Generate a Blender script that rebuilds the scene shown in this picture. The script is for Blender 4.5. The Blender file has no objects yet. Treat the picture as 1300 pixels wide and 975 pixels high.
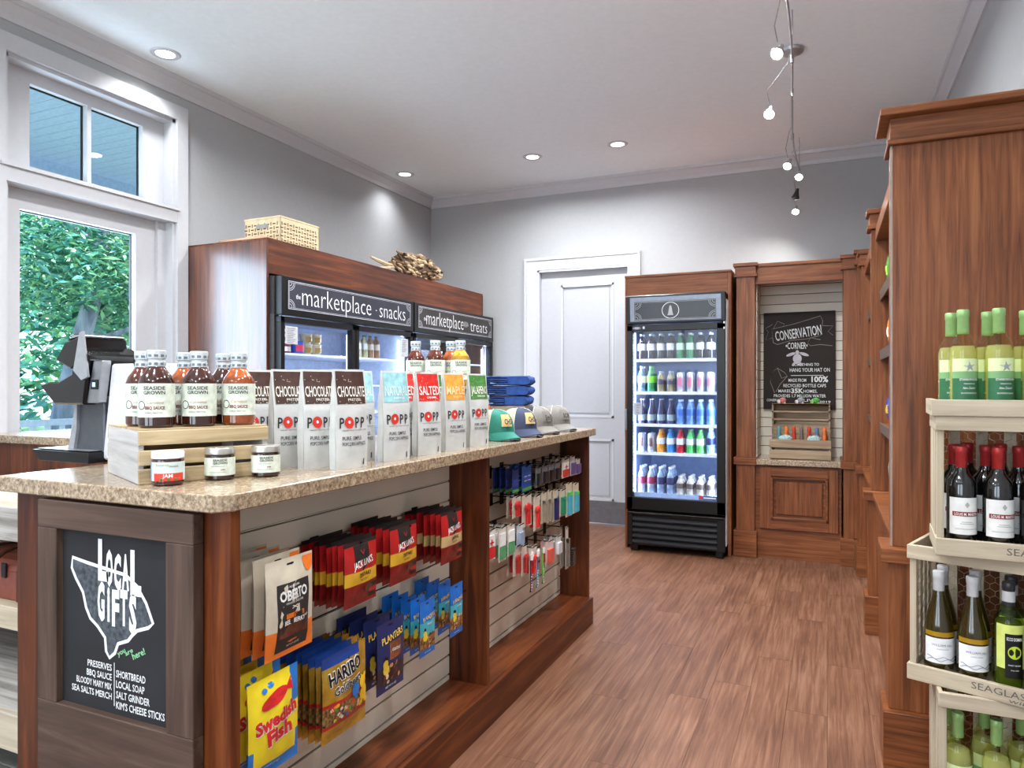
import bpy, bmesh, math, random
from mathutils import Vector, Matrix
R = math.radians
random.seed(7)
sc = bpy.context.scene
COL = sc.collection

# ---------------------------------------------------------------- camera, world, light, exposure
cam_d = bpy.data.cameras.new('camera')
cam = bpy.data.objects.new('camera', cam_d); COL.objects.link(cam)
cam.location = (0, 0, 1.3)
cam.rotation_euler = (R(90), 0, R(24.04))
cam_d.sensor_width = 36; cam_d.lens = 901 / 1300 * 36
cam_d.shift_y = 2.5 / 1300
cam_d.clip_start = .02; cam_d.clip_end = 200
sc.camera = cam

w = bpy.data.worlds.new('sky'); sc.world = w; w.use_nodes = True
nt = w.node_tree
bg = nt.nodes['Background']
tc = nt.nodes.new('ShaderNodeTexCoord'); sep = nt.nodes.new('ShaderNodeSeparateXYZ'); rp = nt.nodes.new('ShaderNodeValToRGB')
nt.links.new(tc.outputs['Generated'], sep.inputs[0]); nt.links.new(sep.outputs['Z'], rp.inputs[0]); nt.links.new(rp.outputs[0], bg.inputs[0])
rp.color_ramp.elements[0].position = 0; rp.color_ramp.elements[0].color = (.80, .92, 1, 1)
rp.color_ramp.elements[1].position = .8; rp.color_ramp.elements[1].color = (.30, .58, 1, 1)
bg.inputs[1].default_value = 3.4

def light(name, kind, loc, energy, color=(1, 1, 1), size=.1, size_y=None, rot=(0, 0, 0), shape=None, spread=None):
    d = bpy.data.lights.new(name, kind); d.energy = energy; d.color = color
    if kind == 'AREA':
        d.size = size
        if shape: d.shape = shape
        if size_y: d.shape = 'RECTANGLE'; d.size_y = size_y
        if spread: d.spread = spread
    elif kind == 'SUN': d.angle = size
    else: d.shadow_soft_size = size
    o = bpy.data.objects.new(name, d); COL.objects.link(o); o.location = loc; o.rotation_euler = rot
    return o
light('sun', 'SUN', (0, 0, 20), 9.0, (1, .95, .85), R(3), rot=(0, R(48), R(15)))
# added fill lamps inside the two rear windows, tilted up to brighten the ceiling
light('rear_window_fill', 'AREA', (-2.6, -2.85, 1.75), 44, (.86, .93, 1), 1.6, 2.1, (R(108), 0, 0))
light('rear_window_fill', 'AREA', (-.45, -2.85, 1.75), 34, (.88, .94, 1), 1.6, 2.1, (R(108), 0, 0))
# daylight that comes in through the left window
light('left_window_daylight', 'AREA', (-4.3, 2.65, 1.8), 75, (.72, .86, 1), 1.1, 2.0, (0, R(-90), 0))
for x, y in ((-3.553, 2.974), (-3.561, 5.563), (-2.3, 5.585), (-1.554, 5.573), (-2.35, 2.3), (-1.2, .3), (-2.9, -.3), (-.1, -1.7), (-1.9, -1.7), (-.75, 2.35), (-.55, 3.9), (-2.2, 4.0)):  # first four light the recessed fixtures, the others are added fill without fixtures
    light('downlight_or_fill_lamp', 'AREA', (x, y, 3.235), (4 if y > 5 else 7) if x < -3 else (30 if y > 5 else 38), (.93, .96, 1), .13, shape='DISK', spread=R(120 if x < -3 else 160))
sc.view_settings.view_transform = 'Standard'; sc.view_settings.look = 'None'
sc.view_settings.gamma = 1; sc.view_settings.use_curve_mapping = False
sc.view_settings.exposure = -0.05

# ---------------------------------------------------------------- helpers
def lin(h):
    if isinstance(h, str):
        h = h.lstrip('#'); c = [int(h[i:i + 2], 16) / 255 for i in (0, 2, 4)]
    else: c = [k / 255 for k in h]
    return tuple(k / 12.92 if k <= .04045 else ((k + .055) / 1.055) ** 2.4 for k in c) + (1,)

def base_mat(name):
    m = bpy.data.materials.new(name); m.use_nodes = True
    return m, m.node_tree, m.node_tree.nodes['Principled BSDF']
MC = {}
def mat(col, rough=.5, metal=0, coat=0, trans=0, ior=1.45, emis=0, var=.05, vs=30, spec=.5, name=None):
    key = (col, rough, metal, coat, trans, ior, emis, var, vs, spec)
    if key in MC: return MC[key]
    m, t, b = base_mat(name or 'mat_%s' % (col if isinstance(col, str) else '%d_%d_%d' % col))
    c = lin(col)
    if var and not emis:
        tcn = t.nodes.new('ShaderNodeTexCoord'); n = t.nodes.new('ShaderNodeTexNoise'); n.inputs['Scale'].default_value = vs
        n.inputs['Detail'].default_value = 3
        t.links.new(tcn.outputs['Object'], n.inputs['Vector'])
        r = t.nodes.new('ShaderNodeValToRGB')
        r.color_ramp.elements[0].position = .3; r.color_ramp.elements[1].position = .7
        r.color_ramp.elements[0].color = tuple(max(0, k * (1 - var * 2)) for k in c[:3]) + (1,)
        r.color_ramp.elements[1].color = tuple(min(1, k * (1 + var * 2)) for k in c[:3]) + (1,)
        t.links.new(n.outputs['Fac'], r.inputs[0]); t.links.new(r.outputs[0], b.inputs['Base Color'])
    else: b.inputs['Base Color'].default_value = c
    b.inputs['Roughness'].default_value = rough; b.inputs['Metallic'].default_value = metal
    b.inputs['Coat Weight'].default_value = coat; b.inputs['Coat Roughness'].default_value = .08
    b.inputs['Transmission Weight'].default_value = trans; b.inputs['IOR'].default_value = ior
    b.inputs['Specular IOR Level'].default_value = spec
    if emis:
        b.inputs['Emission Color'].default_value = c; b.inputs['Emission Strength'].default_value = emis
    MC[key] = m
    return m

def wood(name, cols, axis='z', rough=.42, coat=.12, scale=1.0, bump=.15, rand=False, across=28, along=1.6):
    """grain runs along axis; cols = dark, mid, light"""
    m, t, b = base_mat(name)
    tcn = t.nodes.new('ShaderNodeTexCoord'); mp = t.nodes.new('ShaderNodeMapping')
    s = {'x': (along, across, across), 'y': (across, along, across), 'z': (across, across, along)}[axis]
    mp.inputs['Scale'].default_value = tuple(k * scale for k in s)
    src = tcn.outputs['Object']
    if rand:
        oi = t.nodes.new('ShaderNodeObjectInfo'); ml = t.nodes.new('ShaderNodeMath'); ml.operation = 'MULTIPLY'; ml.inputs[1].default_value = 37
        t.links.new(oi.outputs['Random'], ml.inputs[0])
        va = t.nodes.new('ShaderNodeVectorMath'); va.operation = 'ADD'
        t.links.new(src, va.inputs[0]); t.links.new(ml.outputs[0], va.inputs[1]); src = va.outputs[0]
    t.links.new(src, mp.inputs['Vector'])
    n = t.nodes.new('ShaderNodeTexNoise'); n.inputs['Scale'].default_value = 1; n.inputs['Detail'].default_value = 7
    n.inputs['Roughness'].default_value = .62; n.inputs['Distortion'].default_value = .6
    t.links.new(mp.outputs[0], n.inputs['Vector'])
    n2 = t.nodes.new('ShaderNodeTexNoise'); n2.inputs['Scale'].default_value = 2.2; n2.inputs['Detail'].default_value = 2
    t.links.new(src, n2.inputs['Vector'])
    mx = t.nodes.new('ShaderNodeMath'); mx.operation = 'MULTIPLY_ADD'; mx.inputs[1].default_value = .35; 
    sb = t.nodes.new('ShaderNodeMath'); sb.operation = 'SUBTRACT'; sb.inputs[1].default_value = .5
    t.links.new(n2.outputs['Fac'], sb.inputs[0]); t.links.new(sb.outputs[0], mx.inputs[0]); t.links.new(n.outputs['Fac'], mx.inputs[2])
    r = t.nodes.new('ShaderNodeValToRGB'); e = r.color_ramp.elements
    e[0].position = .28; e[0].color = lin(cols[0]); e[1].position = .74; e[1].color = lin(cols[2])
    x = e.new(.5); x.color = lin(cols[1])
    t.links.new(mx.outputs[0], r.inputs[0])
    out = r.outputs[0]
    if rand:
        hs = t.nodes.new('ShaderNodeHueSaturation'); mr = t.nodes.new('ShaderNodeMapRange')
        mr.inputs['To Min'].default_value = .94; mr.inputs['To Max'].default_value = 1.06
        t.links.new(oi.outputs['Random'], mr.inputs['Value']); t.links.new(mr.outputs[0], hs.inputs['Value']); t.links.new(out, hs.inputs['Color']); out = hs.outputs[0]
    t.links.new(out, b.inputs['Base Color'])
    bp = t.nodes.new('ShaderNodeBump'); bp.inputs['Strength'].default_value = bump; bp.inputs['Distance'].default_value = .002
    t.links.new(n.outputs['Fac'], bp.inputs['Height']); t.links.new(bp.outputs[0], b.inputs['Normal'])
    b.inputs['Roughness'].default_value = rough; b.inputs['Coat Weight'].default_value = coat; b.inputs['Coat Roughness'].default_value = .18; b.inputs['Specular IOR Level'].default_value = .35
    if coat >= 1: b.inputs['Coat IOR'].default_value = 1.62; b.inputs['Coat Roughness'].default_value = .22
    return m

def speckle(name, cols, scale=60, rough=.25, coat=.4, pos=(.35, .47, .56, .66)):
    m, t, b = base_mat(name)
    tcn = t.nodes.new('ShaderNodeTexCoord'); n = t.nodes.new('ShaderNodeTexNoise')
    n.inputs['Scale'].default_value = scale; n.inputs['Detail'].default_value = 5; n.inputs['Roughness'].default_value = .75
    t.links.new(tcn.outputs['Object'], n.inputs['Vector'])
    r = t.nodes.new('ShaderNodeValToRGB'); e = r.color_ramp.elements
    e[0].position = pos[0]; e[0].color = lin(cols[0]); e[1].position = pos[-1]; e[1].color = lin(cols[-1])
    for p_, c_ in zip(pos[1:-1], cols[1:-1]): k = e.new(p_); k.color = lin(c_)
    t.links.new(n.outputs['Fac'], r.inputs[0]); t.links.new(r.outputs[0], b.inputs['Base Color'])
    b.inputs['Roughness'].default_value = rough; b.inputs['Coat Weight'].default_value = coat; b.inputs['Coat Roughness'].default_value = .06
    return m

def glass_mat(name, tint=(1, 1, 1), refl=1.0, rough=0.0):
    m = bpy.data.materials.new(name); m.use_nodes = True; t = m.node_tree; t.nodes.clear()
    o = t.nodes.new('ShaderNodeOutputMaterial'); mx = t.nodes.new('ShaderNodeMixShader'); fr = t.nodes.new('ShaderNodeFresnel'); fr.inputs[0].default_value = 1.35
    tr = t.nodes.new('ShaderNodeBsdfTransparent'); tr.inputs[0].default_value = tuple(tint) + (1,)
    gl = t.nodes.new('ShaderNodeBsdfGlossy'); gl.inputs['Roughness'].default_value = rough; gl.inputs[0].default_value = (refl, refl, refl, 1)
    ge = t.nodes.new('ShaderNodeNewGeometry'); iv = t.nodes.new('ShaderNodeMath'); iv.operation = 'SUBTRACT'; iv.inputs[0].default_value = 1; ml = t.nodes.new('ShaderNodeMath'); ml.operation = 'MULTIPLY'
    t.links.new(ge.outputs['Backfacing'], iv.inputs[1]); t.links.new(iv.outputs[0], ml.inputs[0]); t.links.new(fr.outputs[0], ml.inputs[1]); t.links.new(ml.outputs[0], mx.inputs[0]); t.links.new(tr.outputs[0], mx.inputs[1]); t.links.new(gl.outputs[0], mx.inputs[2]); t.links.new(mx.outputs[0], o.inputs[0])
    return m

class MB:
    def __init__(s): s.V = []; s.F = []; s.M = []; s.S = []; s.mats = []; s.T = Matrix()
    def mi(s, m):
        if m not in s.mats: s.mats.append(m)
        return s.mats.index(m)
    def add(s, vs, fs, m, smooth=False):
        b = len(s.V); s.V += [tuple(s.T @ Vector(v)) for v in vs]
        for k, f in enumerate(fs):
            s.F.append([b + i for i in f]); s.M.append(s.mi(m[k] if isinstance(m, (list, tuple)) else m)); s.S.append(smooth)
        return s
    def poly(s, pts, m): return s.add(pts, [list(range(len(pts)))], m)
    def box(s, x0, x1, y0, y1, z0, z1, m):
        v = [(x, y, z) for z in (z0, z1) for y in (y0, y1) for x in (x0, x1)]
        return s.add(v, [(0, 2, 3, 1), (4, 5, 7, 6), (0, 1, 5, 4), (2, 6, 7, 3), (0, 4, 6, 2), (1, 3, 7, 5)], m)
    def prism(s, pts, axis, a, b, m):
        """pts 2d polygon; axis 'z': (x,y) ; 'x': (y,z) ; 'y': (x,z); extruded from a to b"""
        def P(p, h): return {'z': (p[0], p[1], h), 'x': (h, p[0], p[1]), 'y': (p[0], h, p[1])}[axis]
        n = len(pts); v = [P(p, a) for p in pts] + [P(p, b) for p in pts]
        f = [list(range(n))[::-1], list(range(n, 2 * n))] + [(i, (i + 1) % n, n + (i + 1) % n, n + i) for i in range(n)]
        return s.add(v, f, m)
    def lathe(s, prof, m, n=20, c=(0, 0, 0), smooth=True):
        vs = []; fs = []; ms = []
        for r, z in prof:
            for k in range(n):
                a = 2 * math.pi * k / n; vs.append((c[0] + r * math.cos(a), c[1] + r * math.sin(a), c[2] + z))
        for i in range(len(prof) - 1):
            for k in range(n):
                k2 = (k + 1) % n
                if prof[i][0] < 1e-6: f = (i * n, (i + 1) * n + k2, (i + 1) * n + k)
                elif prof[i + 1][0] < 1e-6: f = (i * n + k, i * n + k2, (i + 1) * n)
                else: f = (i * n + k, i * n + k2, (i + 1) * n + k2, (i + 1) * n + k)
                fs.append(f); ms.append(m[i] if isinstance(m, (list, tuple)) else m)
        return s.add(vs, fs, ms, smooth)
    def tube(s, pts, r, m, n=8):
        pts = [Vector(p) for p in pts]; vs = []; fs = []
        up = Vector((0, 0, 1))
        for i, p in enumerate(pts):
            d = (pts[min(i + 1, len(pts) - 1)] - pts[max(i - 1, 0)]).normalized()
            u = d.cross(up); u = u if u.length > .05 else d.cross(Vector((1, 0, 0))); u.normalize(); w_ = d.cross(u)
            rr = r[i] if isinstance(r, (list, tuple)) else r
            for k in range(n):
                a = 2 * math.pi * k / n; vs.append(tuple(p + u * math.cos(a) * rr + w_ * math.sin(a) * rr))
        for i in range(len(pts) - 1):
            for k in range(n): fs.append((i * n + k, i * n + (k + 1) % n, (i + 1) * n + (k + 1) % n, (i + 1) * n + k))
        fs.append(list(range(n))[::-1]); fs.append([(len(pts) - 1) * n + k for k in range(n)])
        return s.add(vs, fs, m, True)
    def ball(s, c, r, m, n=12, k=8, sq=(1, 1, 1)):
        vs = []; fs = []
        for i in range(k + 1):
            t_ = math.pi * i / k
            for j in range(n):
                a = 2 * math.pi * j / n
                vs.append((c[0] + r * sq[0] * math.sin(t_) * math.cos(a), c[1] + r * sq[1] * math.sin(t_) * math.sin(a), c[2] + r * sq[2] * math.cos(t_)))
        for i in range(k):
            for j in range(n): fs.append((i * n + j, (i + 1) * n + j, (i + 1) * n + (j + 1) % n, i * n + (j + 1) % n))
        return s.add(vs, fs, m, True)
    def build(s, name, parent=None, loc=None, rotz=0, bevel=0, kind=None, sharp=38):
        me = bpy.data.meshes.new(name); me.from_pydata(s.V, [], s.F)
        for m_ in s.mats: me.materials.append(m_)
        me.polygons.foreach_set('material_index', s.M); me.polygons.foreach_set('use_smooth', s.S)
        if bevel:
            bm = bmesh.new(); bm.from_mesh(me); bmesh.ops.remove_doubles(bm, verts=bm.verts, dist=1e-5)
            es = [e for e in bm.edges if len(e.link_faces) == 2 and e.calc_face_angle(0) > .5]
            bmesh.ops.bevel(bm, geom=es, offset=bevel, segments=1, affect='EDGES', clamp_overlap=True)
            bm.to_mesh(me); bm.free()
        if any(s.S): me.set_sharp_from_angle(angle=R(sharp))
        me.update()
        o = bpy.data.objects.new(name, me); COL.objects.link(o)
        if parent: o.parent = parent
        if loc is not None: o.location = loc
        o.rotation_euler = (0, 0, rotz)
        if kind: o['kind'] = kind
        return o

TXT = {}
def text_mesh(t, bold=0):
    if (t, bold) in TXT: return TXT[(t, bold)]
    cu = bpy.data.curves.new('t', 'FONT'); cu.body = t; cu.size = 1; cu.resolution_u = 2; cu.offset = bold
    o = bpy.data.objects.new('t', cu); COL.objects.link(o)
    dg = bpy.context.evaluated_depsgraph_get(); me = bpy.data.meshes.new_from_object(o.evaluated_get(dg))
    V = [(v.co.x, v.co.y) for v in me.vertices]; F = [tuple(p.vertices) for p in me.polygons]
    bpy.data.objects.remove(o); bpy.data.curves.remove(cu); bpy.data.meshes.remove(me)
    if V:
        x0 = min(v[0] for v in V); x1 = max(v[0] for v in V); y0 = min(v[1] for v in V); y1 = max(v[1] for v in V)
    else: x0 = y0 = 0; x1 = y1 = 1
    TXT[(t, bold)] = (V, F, x0, x1, y0, y1)
    return TXT[(t, bold)]
def put_text(mb, t, o, ux, uy, h, m, w=None, align='C', bold=.0, fn=None, rot=0, shear=0):
    """letters of height h (and width w) on the plane through o spanned by ux, uy; fn lifts them to a bulged surface"""
    V, F, x0, x1, y0, y1 = text_mesh(t, bold)
    k = h / .72; kx = (w / (x1 - x0)) if w else k * .9
    ux = Vector(ux); uy = Vector(uy); nn = ux.cross(uy).normalized(); o = Vector(o)
    off = {'C': (x0 + x1) / 2, 'L': x0, 'R': x1}[align]
    vs = []
    for x, y in V:
        a = (x - off) * kx; b = (y - .36) * k; a += b * shear
        if rot: a, b = a * math.cos(rot) - b * math.sin(rot), a * math.sin(rot) + b * math.cos(rot)
        p = o + ux * a + uy * b
        if fn: p = fn(p)
        vs.append(tuple(p))
    mb.add(vs, F, m)

def thing(name, label, cat, loc=(0, 0, 0), rotz=0, group=None):
    o = bpy.data.objects.new(name, None); COL.objects.link(o); o.empty_display_size = .05
    o.location = loc; o.rotation_euler = (0, 0, rotz); return tag(o, label, cat, group)
def tag(o, label, cat, group=None):
    o['label'] = label; o['category'] = cat
    if group: o['group'] = group
    return o
def dup(root, loc=None, rotz=None, label=None, group=None):
    r = root.copy(); COL.objects.link(r)
    if loc is not None: r.location = loc
    if rotz is not None: r.rotation_euler = (0, 0, rotz)
    if label: r['label'] = label
    if group: r['group'] = group
    for ch in list(root.children):
        c = ch.copy(); COL.objects.link(c); c.parent = r
        for g in ch.children:
            d = g.copy(); COL.objects.link(d); d.parent = c
    return r
def piece(root_ob, name, parent, loc, rotz=0):
    c = root_ob.copy(); COL.objects.link(c); c.parent = parent; c.location = loc; c.rotation_euler = (0, 0, rotz); return c
def struct(o): o['kind'] = 'structure'; return o
ORD = ['first', 'second', 'third', 'fourth', 'fifth', 'sixth', 'seventh', 'eighth', 'ninth', 'tenth']

# ---------------------------------------------------------------- materials
CH = ((44, 17, 5), (88, 40, 14), (128, 68, 30))
WZ = wood('cherry_wood_upright', CH, 'z'); WX = wood('cherry_wood_crosswise', CH, 'x'); WY = wood('cherry_wood_lengthwise', CH, 'y')
CH2 = ((80, 40, 15), (122, 68, 33), (150, 94, 55))
BZ = wood('brown_oak_upright', CH2, 'z', across=60, along=2.5); BX = wood('brown_oak_crosswise', CH2, 'x', across=60, along=2.5)
PALE = ((150, 138, 118), (186, 172, 148), (208, 196, 172))
PX = wood('pale_wood_crosswise', PALE, 'x', rough=.7, coat=0); PZ = wood('pale_wood_upright', PALE, 'z', rough=.7, coat=0); PY = wood('pale_wood_lengthwise', PALE, 'y', rough=.7, coat=0)
GRW = wood('grey_washed_wood', ((110, 104, 98), (168, 163, 156), (200, 196, 190)), 'x', rough=.8, coat=0)
DKF = wood('dark_stained_frame_wood', ((52, 38, 32), (78, 60, 50), (104, 84, 72)), 'x', rough=.55, coat=0)
DKFZ = wood('dark_stained_frame_wood_upright', ((52, 38, 32), (78, 60, 50), (104, 84, 72)), 'z', rough=.55, coat=0)
GRAN = speckle('tan_granite', ((104, 86, 68), (148, 128, 104), (174, 154, 128), (198, 182, 158)), 95)
WALL = mat((170, 171, 172), .85, var=.01, name='grey_wall_paint'); CEIL = mat((238, 244, 246), .9, var=.01, name='ceiling_paint')
TRIM = mat((196, 196, 199), .4, var=.01, name='white_trim_paint'); DOORM = mat((180, 181, 184), .45, var=.01, name='white_door_paint')
SLAT = mat((220, 211, 194), .45, var=.03, vs=3, name='cream_slat_laminate'); SGAP = mat((34, 30, 26), .8)
BLK = mat((14, 14, 15), .35, name='black_plastic'); BLKG = mat((10, 10, 11), .12, coat=.5, name='black_gloss'); HOOK = mat((20, 20, 20), .3, metal=.4, name='black_hook')
CHALKB = mat((32, 33, 36), .7, var=.12, vs=6, name='blackboard'); CHALK = mat((225, 228, 228), .8, name='chalk'); CHB = mat((34, 25, 20), .7, var=.1, vs=6, name='brown_blackboard')
WHT = mat((235, 235, 232), .5, name='white_print'); SILV = mat((170, 172, 176), .3, metal=.9, name='silver_metal'); GREY = mat((120, 122, 126), .4, metal=.5, name='grey_metal')
GLASS = glass_mat('window_glass', (.93, .97, 1)); DGLASS = glass_mat('door_glass', (.96, .98, 1))
FLOORM = wood('floor_plank_wood', ((82, 50, 33), (112, 74, 53), (140, 102, 79)), 'y', rough=.5, coat=.04, rand=True, across=64, along=2.6, bump=.3)
TILE = mat((138, 136, 128), .6, var=.15, vs=5, name='slate_tile')

# ---------------------------------------------------------------- the setting
XL, XR, YB, YR, ZC = -3.79, .704, 6.42, -3.0, 3.25
struct(MB().box(XL - .3, XR + .3, YR - .3, YB + .3, -.2, -.012, mat((110, 78, 60), .8)).build('floor'))
fl = bpy.data.objects['floor']
pw, pl_ = .152, 1.22
pm = MB().box(-pw / 2 + .0004, pw / 2 - .0004, -pl_ / 2 + .0004, pl_ / 2 - .0004, -.012, 0, FLOORM).build('plank', fl, bevel=.0004)
first = True
ix = 0
x = -1.22 + pw / 2
cells = []
while x < XR + .05:
    off = random.random() * pl_
    y = -.6 - off
    while y < YB: cells.append((x, y)); y += pl_
    x += pw
x = -1.22 - pw / 2
while x > XL - .05:
    off = random.random() * pl_
    y = (3.4 if x > -2.9 else 5.9) + off * .5
    while y < YB: cells.append((x, y)); y += pl_
    x -= pw
for n_, (x, y) in enumerate(cells):
    k_ = 1
    if y + pl_ / 2 > YB:
        k_ = (YB - y + pl_ / 2) / pl_; y = YB - pl_ * k_ / 2
    if k_ < .04: continue
    if n_ == 0: pm.location = (x, y, 0)
    else: piece(pm, 'plank', fl, (x, y, 0)).scale = (1, k_, 1)
tm = MB().box(-.2, .2, -.2, .2, -.012, 0, TILE).build('tile', fl, bevel=.003)
tm.location = (-2.3, .9, 0)
for i in range(4):
    for j in range(6):
        if (i, j) != (0, 0): piece(tm, 'tile', fl, (-2.3 - i * .404, .9 + j * .404 - .8, 0))
struct(MB().box(XL - .3, XR + .3, YR - .3, YB + .3, ZC, ZC + .15, CEIL).build('ceiling'))
struct(MB().box(XR, XR + .2, YR, YB + .2, 0, ZC, WALL).build('wall_right'))
# back wall with the door opening
b = MB()
b.box(XL - .2, -2.57, YB, YB + .2, 0, ZC, WALL).box(-1.68, XR, YB, YB + .2, 0, ZC, WALL).box(-2.57, -1.68, YB, YB + .2, 2.42, ZC, WALL)
struct(b.build('wall_back'))
# left wall with window opening
WY0, WY1, WZ0, WZ1 = 2.22, 3.245, .98, 2.99
b = MB()
b.box(XL - .2, XL, YR, WY0, 0, ZC, WALL).box(XL - .2, XL, WY1, YB, 0, ZC, WALL).box(XL - .2, XL, WY0, WY1, 0, WZ0, WALL).box(XL - .2, XL, WY0, WY1, WZ1, ZC, WALL)
struct(b.build('wall_left'))
b = MB()
for x0, x1 in ((XL, -3.45), (-1.75, -1.3), (.4, XR)): b.box(x0, x1, YR - .2, YR, 0, ZC, WALL)
b.box(-3.45, .4, YR - .2, YR, 0, .6, WALL).box(-3.45, .4, YR - .2, YR, 2.85, ZC, WALL)
struct(b.build('wall_rear'))
for k, (x0, x1) in enumerate(((-3.45, -1.75), (-1.3, .4))):
    b = MB()
    for a in (x0, (x0 + x1) / 2 - .03, x1 - .06): b.box(a, a + .06, YR - .1, YR - .04, .6, 2.85, TRIM)
    for a in (.6, 1.7, 2.79): b.box(x0, x1, YR - .1, YR - .04, a, a + .06, TRIM)
    wo = struct(b.build('window_%d' % (k + 2)))
    MB().box(x0, x1, YR - .075, YR - .07, .6, 2.85, GLASS).build('pane', wo)
# crown moulding
def crown(name, pts2, axis, a, c): struct(MB().prism(pts2, axis, a, c, TRIM).build(name))
pr_ = [(0, 0), (.012, 0), (.016, .03), (.05, .075), (.062, .08), (.066, .105), (0, .105)]
crown('trim_1', [(XL + p, 3.145 + q) for p, q in pr_], 'y', YR, YB)
crown('trim_2', [(YB - p, 3.145 + q) for p, q in pr_], 'x', XL, XR)
crown('trim_3', [(XR - p, 3.145 + q) for p, q in pr_], 'y', YR, YB)
struct(MB().box(XL, -2.686, YB - .015, YB, 0, .14, TRIM).build('baseboard_back'))
# window_1: casing, jamb, transom, sash
b = MB(); c0, c1 = XL, XL + .022
b.box(c0, c1, 2.11, WY0, WZ0 - .02, WZ1, TRIM).box(c0, c1, WY1, 3.327, 0.0, WZ1, TRIM).box(c0, c1, 2.11, 3.327, WZ1, 3.08, TRIM)
wn = struct(b.build('window_1'))
j = MB()
j.box(XL - .2, XL, WY0, WY0 + .02, WZ0, WZ1, TRIM).box(XL - .2, XL, WY1 - .02, WY1, WZ0, WZ1, TRIM).box(XL - .2, XL, WY0, WY1, WZ1 - .02, WZ1, TRIM).box(XL - .2, XL, WY0, WY1, WZ0, WZ0 + .02, TRIM)
j.build('jamb', wn)
s0, s1 = XL - .13, XL - .08
f = MB()
f.box(s0, s1, 2.24, 2.395, 2.465, 2.905, TRIM).box(s0, s1, 3.075, 3.225, 2.465, 2.905, TRIM).box(s0, s1, 2.24, 3.225, 2.905, 2.97, TRIM).box(s0, s1, 2.24, 3.225, 2.426, 2.465, TRIM).box(s0, s1, 2.715, 2.74, 2.465, 2.905, TRIM)
f.build('transom_frame', wn)
f = MB(); k_ = BLK
for a, c in ((2.395, 2.715), (2.74, 3.075)):
    f.box(s0 - .002, s0 + .012, a, a + .004, 2.465, 2.905, k_).box(s0, s0 + .012, c - .006, c, 2.465, 2.905, k_).box(s0, s0 + .012, a, c, 2.898, 2.905, k_)
f.box(s0, s0 + .012, 3.02, 3.026, 1.03, 2.23, k_).box(s0, s0 + .012, 2.35, 3.026, 2.224, 2.231, k_)
f.build('glazing_gasket', wn)
MB().box(s0 + .002, s0 + .007, 2.39, 2.72, 2.46, 2.91, GLASS).build('pane', wn)
MB().box(s0 + .002, s0 + .007, 2.735, 3.08, 2.46, 2.91, GLASS).build('pane', wn)
f = MB()
f.box(s0, XL + .02, 2.20, 3.25, 2.335, 2.42, TRIM).box(s0, XL + .035, 2.19, 3.26, 2.41, 2.425, TRIM)
f.build('transom_bar', wn)
f = MB()
f.box(s0, s1, 2.24, 2.345, 1.03, 2.23, TRIM).box(s0, s1, 3.025, 3.225, 1.03, 2.23, TRIM).box(s0, s1, 2.24, 3.225, 2.23, 2.334, TRIM).box(s0, s1, 2.24, 3.225, 1.0, 1.03, TRIM)
f.box(s1, s1 + .02, 3.165, 3.225, 1.0, 2.335, TRIM)
f.build('sash', wn)
MB().box(s0 + .002, s0 + .007, 2.34, 3.03, 1.02, 2.24, GLASS).build('pane', wn)
# door_1 in the back wall
b = MB()
b.box(-2.695, -2.585, YB - .025, YB, 0, 2.42, TRIM).box(-1.69, -1.595, YB - .025, YB, 0, 2.42, TRIM).box(-2.695, -1.595, YB - .025, YB, 2.42, 2.515, TRIM)
b.box(-2.72, -2.695, YB - .035, YB, 0, 2.515, TRIM).box(-2.72, -1.57, YB - .035, YB, 2.515, 2.54, TRIM).box(-1.595, -1.57, YB - .035, YB, 0, 2.515, TRIM)
b.box(-2.585, -2.565, YB - .02, YB + .1, 0, 2.42, TRIM).box(-2.585, -1.69, YB - .02, YB + .1, 2.40, 2.42, TRIM)
dr = struct(b.build('door_1'))
d = MB(); dy = YB + .035
# leaf: stiles and rails around recessed panels
XD0, XD1 = -2.563, -1.685; px0, px1 = -2.36, -1.835
for a in ((XD0, px0, .01, 2.40), (px1, XD1, .01, 2.40), (px0, px1, 2.27, 2.40), (px0, px1, .80, 1.0), (px0, px1, .01, .22)):
    d.box(a[0], a[1], dy, dy + .04, a[2], a[3], DOORM)
d.box(px0, px1, dy + .016, dy + .035, .2, 2.3, DOORM)
d.build('door_leaf', dr)
for z0, z1 in ((.22, .80), (1.0, 2.27)):
    e = MB(); g = .02
    for q in ((px0, px0 + g, z0, z1), (px1 - g, px1, z0, z1), (px0, px1, z0, z0 + g), (px0, px1, z1 - g, z1)): e.box(q[0], q[1], dy - .004, dy + .02, q[2], q[3], TRIM)
    e.box(px0 + .045, px1 - .045, dy + .006, dy + .02, z0 + .045, z1 - .045, DOORM)
    e.build('door_panel', dr)
MB().box(XD0 + .01, XD1 - .01, dy - .004, dy, .01, .215, mat((120, 121, 124), .35, metal=.6, name='kick_plate')).build('kick_plate', dr)

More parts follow.
